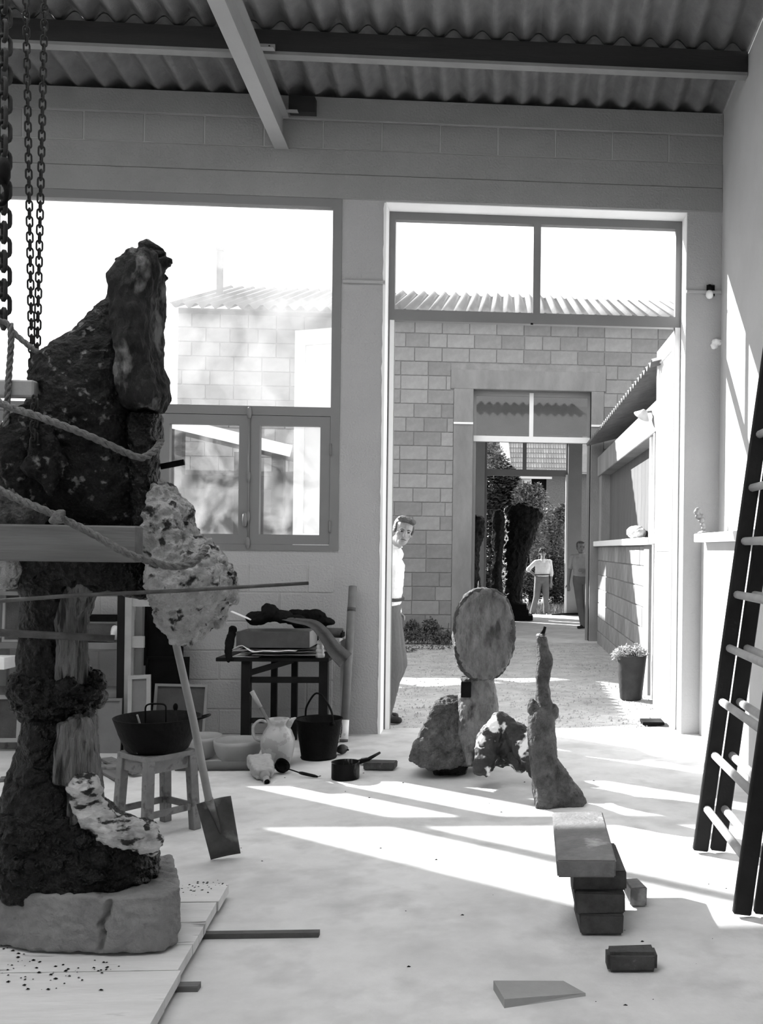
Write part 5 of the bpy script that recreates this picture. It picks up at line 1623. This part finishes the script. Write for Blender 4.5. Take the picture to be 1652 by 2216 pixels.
leaves('flowers', [((t.x - .09, t.y, t.z + .02), (.10, .10, .07)), ((t.x + .06, t.y, t.z + .04), (.10, .10, .07)), ((t.x - .16, t.y - .05, t.z - .02), (.07, .07, .06)), ((t.x + .13, t.y, t.z), (.06, .06, .06))], 900, .03, mat('pale_petal', .5, .8, .2, 5, 0, 1), pp)
for k_ in range(5):
    a = t + Vector((random.uniform(-.1, .1), random.uniform(-.06, .06), -.05))
    tube('stem', [a, a + Vector((random.uniform(-.08, .08), -.03, .09))], .006, LEAFD, pp, 5)
c = G(1412, 1560)
tag(box('drain_mat', (c.x - .10, c.y - .10, -.024), (c.x + .10, c.y + .12, .004), IRON, None, .003), 'small dark mat on the bright ground outside the door', 'mat')
bpy.data.objects['drain_mat'].location.z += .02 if c.y < YO else 0.0

# ================================================================== YARD AND GARDEN PLANTS
wd_ = thing('weed_clump', 'low leafy weeds at the foot of the courtyard pillar', 'weeds', G(915, 1395, -.03))
c = G(915, 1390, 0)
leaves('leaves', [((P(880, 1370, 17.2).x, 17.25, .10), (.35, .25, .12)), ((P(930, 1370, 17.2).x, 17.25, .12), (.40, .25, .18)), ((P(965, 1375, 17.2).x, 17.2, .06), (.25, .25, .10)), ((P(890, 1375, 17.2).x, 17.3, .22), (.12, .12, .14)), ((P(930, 1370, 17.2).x, 17.3, .25), (.14, .12, .14))], 2600, .055, mat('weed_leaf', .10, .8, .5, 4, 0, 1), wd_, .8, up=.5)
for i in range(8):
    x = P(870 + 14 * i, 1380, 17.25).x
    tube('stalk', [(x, 17.25, -.04), (x + random.uniform(-.06, .06), 17.22, random.uniform(.15, .34))], .006, LEAFD, wd_, 5)
wd_ = thing('weed_clump', 'thin scrubby weeds in front of the leafy clump', 'weeds', G(930, 1405, -.03))
leaves('leaves', [((-1.15, 16.4, 0.0), (.5, .3, .05)), ((-1.6, 15.9, 0.0), (.3, .2, .04))], 500, .04, mat('weed_leaf', .10), wd_, .6, up=.6)
tube('stalk', [(-1.15, 16.4, -.04), (-1.12, 16.38, .06)], .005, LEAFD, wd_, 5)

def tree(name, label, cat, base, clouds, n, size, m, trunk=None, group=None):
    t = thing(name, label, cat, base, group)
    leaves('foliage', clouds, n, size, m, t)
    tr = trunk or [(base, .06), (Vector(clouds[0][0]), .03)]
    tube('trunk', [p for p, r in tr], [r for p, r in tr], WOODD, t, 8)
    for (c, r) in clouds[1:]:
        q_ = Vector(tr[-1][0]) * .6 + Vector(tr[0][0]) * .4
        tube('branch', [q_, Vector(c)], [.025, .01], WOODD, t, 6)
    return t
def pc_(x, y, Y): return tuple(P(x, y, Y))
tree('evergreen_tree', 'dense dark tree behind the far doorway on the left', 'tree', Vector((P(1070, 1300, 29).x, 29, -.05)),
     [(pc_(1072, 1060, 29), (.55, .5, .7)), (pc_(1060, 1130, 29), (.6, .5, .8)), (pc_(1085, 1100, 29), (.45, .5, .7)), (pc_(1060, 1220, 29), (.6, .5, .8)), (pc_(1080, 1270, 29), (.6, .5, .6)), (pc_(1095, 1035, 29), (.35, .4, .4))], 9000, .16, LEAFD)
tree('evergreen_tree', 'pale upper tree seen through the far transom', 'tree', Vector((P(1060, 1300, 33).x, 33, -.05)),
     [(pc_(1062, 985, 33), (.5, .5, .45)), (pc_(1050, 960, 33), (.5, .5, .4)), (pc_(1080, 1005, 33), (.4, .4, .3))], 2600, .12, LEAFL)
tree('garden_bush', 'tall light-leaved bush behind the man in the white shirt', 'bush', Vector((P(1150, 1300, 28.5).x, 28.5, -.05)),
     [(pc_(1135, 1075, 28.5), (.35, .4, .35)), (pc_(1160, 1085, 28.5), (.35, .4, .4)), (pc_(1150, 1130, 28.5), (.5, .5, .5)), (pc_(1170, 1175, 28.3), (.5, .5, .5)), (pc_(1140, 1060, 28.5), (.2, .3, .2)), (pc_(1164, 1062, 28.5), (.12, .2, .2))], 6500, .10, LEAFL)
tree('garden_bush', 'broad leafy bush beside the right jamb of the far doorway', 'bush', Vector((P(1205, 1310, 27.6).x, 27.6, -.05)),
     [(pc_(1190, 1130, 27.6), (.4, .4, .5)), (pc_(1212, 1170, 27.6), (.35, .4, .6)), (pc_(1190, 1215, 27.6), (.5, .4, .5)), (pc_(1215, 1240, 27.6), (.4, .4, .5)), (pc_(1220, 1110, 27.6), (.15, .2, .25))], 7500, .09, LEAFL)
tree('garden_bush', 'dark low bush behind the legs of the man in the white shirt', 'bush', Vector((P(1160, 1320, 27.0).x, 27.0, -.05)),
     [(pc_(1150, 1270, 27.2), (.5, .4, .4)), (pc_(1200, 1265, 27.2), (.5, .4, .4)), (pc_(1185, 1225, 27.4), (.5, .3, .4)), (pc_(1215, 1290, 27.0), (.4, .3, .3)), (pc_(1120, 1260, 27.3), (.5, .4, .5))], 7000, .08, LEAFD)
vs, fs = [], []
for _ in range(5200):
    x, y = random.uniform(-.8, 2.4), random.uniform(25.5, 28.0)
    h = random.uniform(.08, .30)
    a = random.random() * 6.28
    d = Vector((math.cos(a), math.sin(a), 0)) * .008
    l = Vector((random.gauss(0, .06), random.gauss(0, .06), 0))
    b = len(vs)
    p = Vector((x, y, -.05))
    vs += [p - d, p + d, p + l + Vector((0, 0, h))]
    fs.append((b, b + 1, b + 2))
tag(raw('tall_grass', vs, fs, GRASSM), 'tall grass growing behind the far building', 'grass', kind='stuff')

# house beyond the garden
HYY = 38.0
hs = thing('brick_house', 'brick house with a tiled roof beyond the garden', 'building', (1.5, HYY, 0))
wx0, wx1 = P(1110, 1100, HYY).x, P(1330, 1100, HYY).x
zl, zh = P(1150, 1036, HYY).z, P(1150, 1028, HYY).z
zw0 = P(1150, 1100, HYY).z
xw0, xw1 = P(1130, 1060, HYY).x, P(1183, 1060, HYY).x
cells('wall', [wx0, xw0, xw1, wx1], [HYY, HYY + .3], [-.1, zw0, zl, 4.6], lambda x, y, z: inr(x, (xw0, xw1)) and inr(z, (zw0, zl)), BRKW, hs)
box('window_lintel', (P(1120, 1030, HYY).x, HYY - .06, zl), (P(1195, 1030, HYY).x, HYY + .05, zl + .17), WHITEP, hs)
wf = box('window_curtain', (xw0, HYY + .18, zw0), (P(1149, 1060, HYY).x, HYY + .2, zl), WHITEP, hs)
box('window_pane', (P(1149, 1060, HYY).x, HYY + .22, zw0), (xw1, HYY + .24, zl), IRON, hs)
box('window_frame', (P(1147, 1060, HYY).x, HYY + .12, zw0), (P(1150.5, 1060, HYY).x, HYY + .2, zl), WHITEP, hs)
rf = cells('roof', [wx0 - .4, wx1 + .5], [HYY - .35, HYY - .3], [4.40, 4.46], lambda x, y, z: False, CONC, hs)
zr0, slp = 4.45, 1.0
ncol, nrow = 40, 15
x0r, x1r = P(1098, 1000, HYY).x, P(1300, 1000, HYY).x
bm = boxbm(((x1r - x0r) / ncol * .86, .30, .035), .012)
me = bpy.data.meshes.new('roof_tile'); bm.to_mesh(me); bm.free(); me.materials.append(TILEM)
cnt = 0
for r in range(12):
    for k in range(ncol):
        if cnt >= 300: break
    for k in range(24):
        x = P(1100, 1000, HYY).x + (P(1232, 1000, HYY).x - P(1100, 1000, HYY).x) * (k + .5) / 24
        link('roof_tile', me, None, rf, loc=(x, HYY - .3 + r * .2, zr0 + .06 + r * .2 * slp), rot=(math.radians(38), 0, 0))
vs = [(x0r - 1.2, HYY - .35, zr0 + .02), (x1r + 2, HYY - .35, zr0 + .02), (x1r + 2, HYY + 2.4, zr0 + 2.75), (x0r - 1.2, HYY + 2.4, zr0 + 2.75)]
raw('roof_deck', vs, [(0, 1, 2, 3)], CONC, hs)
bar('hip_ridge', (P(1090, 955, HYY - .3).x, HYY + 1.0, zr0 + 1.45), (P(1098, 1008, HYY - .4).x, HYY - .45, zr0 + .05), .3, .2, WHITEP, hs)

# ================================================================== SCULPTURES IN THE FAR BUILDING
def far_fig(name, label, rows, Y, plinth, seed):
    t = thing(name, label, 'sculpture', (P((rows[0][1] + rows[0][2]) / 2, rows[0][0], Y).x, Y, 0))
    bm = loft_px(rows, Y)
    remesh('figure', bm, .022, BRONZ2, t, 1, .05, seed, 3.0, .02, 10.0)
    for (x0, x1, y0, y1) in plinth:
        a, b = P(x0, y1, Y), P(x1, y0, Y)
        box('plinth', (a.x, Y - .35, max(a.z, 0.002)), (b.x, Y + .35, b.z), IRON, t, .01)
    return t
FYY = 22.9
far_fig('leg_column_sculpture', 'black leg-like sculpture on a stepped plinth in the far building',
        [(1308, 1092, 1130, .28), (1285, 1090, 1128, .28), (1260, 1090, 1130, .28), (1240, 1089, 1134, .28), (1215, 1087, 1140, .3), (1200, 1086, 1144, .32), (1175, 1087, 1152, .34), (1150, 1090, 1160, .36), (1130, 1091, 1166, .38), (1115, 1091, 1176, .38), (1100, 1093, 1172, .36), (1091, 1102, 1140, .2)], FYY,
        ((1094, 1140, 1306, 1320), (1096, 1144, 1318, 1331), (1090, 1153, 1330, 1342)), 81)
far_fig('torso_column_sculpture', 'black upright sculpture left of the leg-like one in the far building',
        [(1345, 1062, 1090, .3), (1290, 1064, 1086, .3), (1240, 1066, 1084, .3), (1200, 1070, 1086, .3), (1160, 1068, 1090, .32), (1130, 1066, 1092, .3), (1106, 1070, 1086, .25)], 22.3, (), 82)
far_fig('block_sculpture', 'dark sculpture cut by the left jamb of the far doorway',
        [(1350, 1000, 1042, .3), (1300, 1002, 1044, .3), (1240, 1004, 1034, .3), (1200, 1004, 1036, .3), (1160, 1004, 1044, .3), (1125, 1006, 1046, .3), (1118, 1010, 1044, .2)], 21.4, (), 83)
p = G(1175, 1329); q_ = G(1235, 1325)
bx = thing('floor_tools', 'dark long-handled tool lying on the far threshold', 'tool', p)
tube('tool_handle', [(p.x + .2, 24.4, .03), (q_.x + .15, 24.3, .05)], .025, IRON, bx, 8)
bm = boxbm((.3, .2, .16), .02, 1, .02)
o = frombm('tool_head', bm, IRON, bx, loc=(q_.x + .28, 24.3, .09))

# ================================================================== PEOPLE
def sub(p, d): return Vector(p) + Vector(d)
def hand(bm, wrist, dirv, side, k=1.0, curl=.5, palm=Vector((0, -1, 0))):
    """palm and five bent fingers growing from the wrist along dirv"""
    d = Vector(dirv).normalized()
    pl = (palm - d * palm.dot(d)).normalized()
    s = d.cross(pl) * side
    c = Vector(wrist) + d * .045 * k
    for o in (-.026, -.009, .009, .026):
        add_caps(bm, Vector(wrist) + s * o * .5 * k, .014 * k, Vector(wrist) + d * .085 * k + s * o * k, .0115 * k, 8)
    for o, L in ((-.028, .066), (-.010, .078), (.009, .073), (.027, .058)):
        b0 = Vector(wrist) + d * .085 * k + s * o * k
        d1 = (d + pl * curl * .6).normalized(); d2 = (d + pl * curl * 1.8).normalized()
        b1 = b0 + d1 * L * .5 * k
        add_caps(bm, b0, .0105 * k, b1, .0095 * k, 8)
        add_caps(bm, b1, .0095 * k, b1 + d2 * L * .5 * k, .0075 * k, 8)
    t0 = Vector(wrist) + d * .025 * k - s * .03 * k
    t1 = t0 + (d * .7 - s * .7 + pl * .3).normalized() * .04 * k
    add_caps(bm, t0, .0135 * k, t1, .011 * k, 8)
    add_caps(bm, t1, .011 * k, t1 + (d + pl * .5).normalized() * .032 * k, .009 * k, 8)
def head(bm, M, k=1.0):
    """head shapes in head space: face toward -y, up z, centre at the skull"""
    def E(c, r): 
        m = M @ Matrix.Translation(Vector(c) * k)
        mm = m @ Matrix.Diagonal((r[0] * k, r[1] * k, r[2] * k, 1))
        bmesh.ops.create_uvsphere(bm, u_segments=18, v_segments=12, radius=1.0, matrix=mm)
    E((0, .015, .03), (.077, .095, .09))
    E((0, -.022, -.02), (.064, .070, .085))
    E((0, -.048, -.085), (.037, .036, .035))
    E((0, -.01, -.07), (.055, .055, .05))
    E((0, -.075, .012), (.052, .018, .012))
    E((0, -.098, -.020), (.0105, .016, .030))
    E((0, -.104, -.036), (.016, .015, .011))
    E((0, -.082, -.064), (.026, .012, .007))
    E((0, -.080, -.073), (.022, .012, .006))
    for s in (-1, 1):
        E((.046 * s, -.058, -.028), (.020, .020, .018))
        E((.079 * s, .012, -.015), (.009, .018, .030))
def eyes_hair(parent, M, k, hairm, style, skinm):
    def T(c): return M @ (Vector(c) * k)
    for s in (-1, 1):
        bm = bmesh.new(); add_ell(bm, T((.030 * s, -.0835, -.003)), (.0125 * k, .009 * k, .006 * k), None, 10, 8)
        frombm('eye', bm, SHOEM, parent, True)
        a, b = T((.014 * s, -.092, .012)), T((.047 * s, -.080, .014))
        tube('eyebrow', [a, (a + b) / 2 + Vector((0, 0, .004 * k)), b], [.004 * k, .005 * k, .003 * k], hairm, parent, 6)
    tube('mouth', [T((-.024, -.089, -.069)), T((0, -.096, -.068)), T((.024, -.089, -.069))], .0032 * k, mat('lip', .09), parent, 6)
    bm = bmesh.new()
    def E(c, r, rot=None):
        mm = M @ Matrix.Translation(Vector(c) * k) @ Matrix.Diagonal((r[0] * k, r[1] * k, r[2] * k, 1))
        bmesh.ops.create_uvsphere(bm, u_segments=18, v_segments=12, radius=1.0, matrix=mm)
    if style == 'parted':
        E((0, .035, .055), (.084, .09, .078)); E((-.02, -.045, .098), (.062, .045, .026)); E((.035, -.035, .092), (.045, .05, .026))
        for s in (-1, 1): E((.074 * s, .005, .02), (.014, .04, .045))
        E((0, .075, -.01), (.065, .04, .07))
    elif style == 'curly':
        for q in range(26):
            a = q * 2.4
            h = .02 + .11 * (q / 26)
            r = .088 * math.sqrt(max(.05, 1 - ((h - .01) / .135) ** 2))
            y = .02 + r * math.sin(a)
            if y < -.055 and h < .07: continue
            E((r * math.cos(a), y, h), (.032, .032, .028))
        E((0, .03, .07), (.085, .085, .07)); E((0, .06, .0), (.075, .05, .07))
    else:
        E((0, .035, .05), (.082, .088, .076)); E((0, -.04, .094), (.06, .04, .022)); E((-.03, -.05, .10), (.03, .03, .02))
        for s in (-1, 1): E((.073 * s, .01, .015), (.012, .035, .04))
        E((0, .07, -.01), (.062, .04, .065))
    remesh('hair', bm, .005 * max(k, .9), hairm, parent, 1, .004, 91, 26.0, .003, 70.0)
def person(label, skel, vox, skinm, shirtm, trousm, hairm, style, Mhead, k=1.0, sleeve=.5, belt=True, cat='person'):
    """skel: joint positions in world space; one skin for the body, clothes over it"""
    J = {a: Vector(b) for a, b in skel.items()}
    t = thing('person', label, cat, (J['pel'].x, J['pel'].y, min(J['fl'].z, J['fr'].z)))
    up = (J['chest'] - J['pel']).normalized()
    lat = (J['sl'] - J['sr']).normalized()
    body = bmesh.new()
    def trunk(bm, g):
        for f, w, r in ((0, .075, .105), (.17, .068, .105), (.33, .062, .105), (.5, .068, .106), (.66, .075, .107), (.83, .085, .104), (1.0, .095, .10)):
            if g and f < .3: f, w, r = .30, .064, .105
            c = J['pel'].lerp(J['chest'], f)
            add_caps(bm, c - lat * w * k, (r + g) * k, c + lat * w * k, (r + g) * k)
        add_caps(bm, J['chest'] - lat * .07 * k, (.10 + g) * k, J['sl'].lerp(J['sr'], .8) + up * -.035, (.066 + g) * k)
        add_caps(bm, J['chest'] + lat * .07 * k, (.10 + g) * k, J['sl'].lerp(J['sr'], .2) + up * -.035, (.066 + g) * k)
        for s in ('sl', 'sr'): add_ell(bm, J[s], ((.052 + g * .6) * k,) * 3)
    trunk(body, 0)
    for s in 'lr':
        add_caps(body, J['s' + s], .052 * k, J['e' + s], .042 * k)
        add_caps(body, J['e' + s], .041 * k, J['w' + s], .027 * k)
        add_caps(body, J['h' + s], .085 * k, J['k' + s], .058 * k)
        add_caps(body, J['k' + s], .056 * k, J['f' + s] + Vector((0, 0, .07 * k)), .036 * k)
        hd = J.get('d' + s, J['w' + s] - J['e' + s])
        hand(body, J['w' + s], hd, 1 if s == 'l' else -1, k, .55)
    hc = Mhead @ Vector((0, 0, 0))
    add_caps(body, J['neck'], .058 * k, Mhead @ (Vector((0, .015, -.05)) * k), .052 * k)
    head(body, Mhead, k)
    remesh('body', body, vox, skinm, t, 2)
    # shirt
    g = .016
    shirt = bmesh.new()
    trunk(shirt, g)
    add_caps(shirt, J['neck'] - up * .07, .088 * k, J['neck'] - up * .02, .063 * k)
    for s in 'lr': add_caps(shirt, J['neck'] - up * .055 * k, .058 * k, J['s' + s] + up * .0, .056 * k)
    for s in 'lr':
        e = J['s' + s].lerp(J['e' + s], min(1, sleeve * 2))
        add_caps(shirt, J['s' + s], .060 * k, e, .054 * k)
        if sleeve > .5:
            e2 = J['e' + s].lerp(J['w' + s], (sleeve - .5) * 2)
            add_caps(shirt, J['e' + s], .054 * k, e2, .045 * k)
    remesh('shirt', shirt, max(vox, .007), shirtm, t, 3, .0035, 3.0, 11.0, .0008, 40)
    tr = bmesh.new()
    for s in 'lr':
        add_caps(tr, J['h' + s] + up * .05, .108 * k, J['k' + s], .082 * k)
        add_caps(tr, J['k' + s], .082 * k, J['f' + s] + Vector((0, 0, .085 * k)), .066 * k)
    add_caps(tr, J['pel'] - lat * .075 * k + up * .05, .122 * k, J['pel'] + lat * .075 * k + up * .05, .122 * k)
    add_caps(tr, J['pel'] - lat * .06 * k, .118 * k, J['pel'] + lat * .06 * k, .118 * k)
    remesh('trousers', tr, max(vox, .007), trousm, t, 3, .0035, 4.0, 9.0, .001, 30)
    if belt:
        bm = bmesh.new()
        c = J['pel'] + up * .135 * k
        fwd = up.cross(lat).normalized()
        pts = [c + lat * (.205 * k * math.cos(2 * math.pi * i / 24)) + fwd * (.135 * k * math.sin(2 * math.pi * i / 24)) for i in range(25)]
        for i in range(24): add_caps(bm, pts[i], .016 * k, pts[i + 1], .016 * k, 6)
        remesh('belt', bm, .007, SHOEM, t, 1)
    for s in 'lr':
        bm = bmesh.new()
        d = J.get('t' + s, Vector((0, -1, 0))).normalized()
        f = J['f' + s]
        add_caps(bm, f + Vector((0, 0, .042 * k)) - d * .04 * k, .036 * k, f + Vector((0, 0, .032 * k)) + d * .13 * k, .030 * k)
        add_caps(bm, f + Vector((0, 0, .07 * k)), .042 * k, f + Vector((0, 0, .045 * k)) + d * .05 * k, .038 * k)
        o = remesh('shoe', bm, .007, SHOEM, t, 2)
        zmin = f.z + .004
        for v in o.data.vertices: v.co.z = max(v.co.z, zmin)
    eyes_hair(t, Mhead, k, hairm, style, skinm)
    return t, J
def headM(c, yaw, roll=0, pitch=0):
    return Matrix.Translation(Vector(c)) @ Euler((pitch, roll, yaw), 'XYZ').to_matrix().to_4x4()

# man peering round the door jamb: body turned to the right, face to the camera
hd = P(873, 1150, 9.28)
gz = -.03
S1 = dict(pel=(-1.09, 9.50, .98), chest=(-1.05, 9.42, 1.39), neck=(-1.005, 9.36, 1.60),
          sl=(-1.03, 9.60, 1.50), sr=(-1.05, 9.22, 1.48), el=(-1.10, 9.72, 1.20), er=(-1.16, 9.17, 1.17), wl=(-1.00, 9.66, .98), wr=(-1.13, 9.20, .92),
          hl=(-1.08, 9.59, .93), hr=(-1.08, 9.41, .93), kl=(-.98, 9.60, .50), kr=(-1.00, 9.42, .48), fl=(-1.14, 9.62, gz), fr=(-1.08, 9.40, gz),
          tl=(1, -.1, 0), tr=(1, -.25, 0), dl=(.1, -.15, -1), dr=(.2, 0, -1))
man1, J1 = person('fair-haired man in a white shirt leaning out from behind the door jamb', S1, .0055, SKINM, SHIRTW, TROUS, HAIRG, 'parted', headM(hd, .30, .22, .04), 1.08, .98)
# collar
for s, pts in ((1, [(-.02, -.05, -.115), (.05, -.035, -.10), (.075, .02, -.075)]), (-1, [(-.02, -.05, -.115), (-.06, -.02, -.105), (-.078, .03, -.075)])):
    M_ = headM(J1['neck'] + Vector((0, 0, .135)), .95, .1)
    w = [M_ @ (Vector(p) * 1.05) for p in pts]
    def cf_(u, v, w=w):
        k = u * 2; i = min(int(k), 1)
        p = w[i].lerp(w[i + 1], k - i)
        c_ = M_ @ Vector((0, .01, -.1))
        o_ = (p - c_); o_.z = 0
        return p + o_ * (.30 * v) + Vector((0, 0, .012 - .055 * v))
    sheetmesh('collar', cf_, 8, 4, SHIRTW, man1, .003)

# man in white shirt, hand on hip, outside the far doorway
B = Vector((P(1172, 1300, 25.1).x, 25.1, -.05))
k2 = .93
def rel(d): return {a: (B + Vector(v) * k2 if a[0] != 't' and a not in ('dl', 'dr') else Vector(v)) for a, v in d.items()}
S2 = rel(dict(pel=(0, 0, .95), chest=(.03, 0, 1.33), neck=(.03, -.01, 1.50), sl=(.215, 0, 1.43), sr=(-.155, 0, 1.42), el=(.26, .02, 1.13), er=(-.36, .06, 1.22), wl=(.25, -.03, .88), wr=(-.17, -.05, 1.06),
              hl=(.09, 0, .91), hr=(-.09, 0, .91), kl=(.12, -.03, .50), kr=(-.13, -.05, .50), fl=(.13, .02, .0), fr=(-.24, -.06, .0), tl=(.3, -1, 0), tr=(-.3, -1, 0), dl=(0, -.1, -1), dr=(1, .1, -.5)))
person('curly-haired man in an open white shirt, hand on hip, beyond the far doorway', S2, .009, SKINM, SHIRTW, TROUL, HAIRM, 'curly', headM(B + Vector((.03, -.03, 1.650)) * k2, .1), k2, .62)
# man in grey shirt standing inside the far doorway
B = Vector((P(1258, 1330, 20.5).x, 20.5, -.008))
k2 = 1.0
S3 = rel(dict(pel=(.02, 0, .97), chest=(.02, 0, 1.36), neck=(0, -.01, 1.52), sl=(.20, 0, 1.44), sr=(-.185, 0, 1.44), el=(.27, -.02, 1.17), er=(-.24, .03, 1.16), wl=(.06, -.20, 1.19), wr=(-.27, -.05, .90),
              hl=(.11, 0, .93), hr=(-.07, 0, .93), kl=(.13, -.02, .50), kr=(-.02, -.02, .50), fl=(.17, .02, 0), fr=(.05, -.02, 0), tl=(.1, -1, 0), tr=(-.9, -.6, 0), dl=(-1, -.1, -.05), dr=(.1, -.05, -1)))
person('grey-haired man in a grey shirt and light trousers at the far right jamb', S3, .008, SKIND, SHIRTG, TROUL, HAIRG, 'short', headM(B + Vector((-.03, -.04, 1.645)), .25, .06), k2, .36, False)
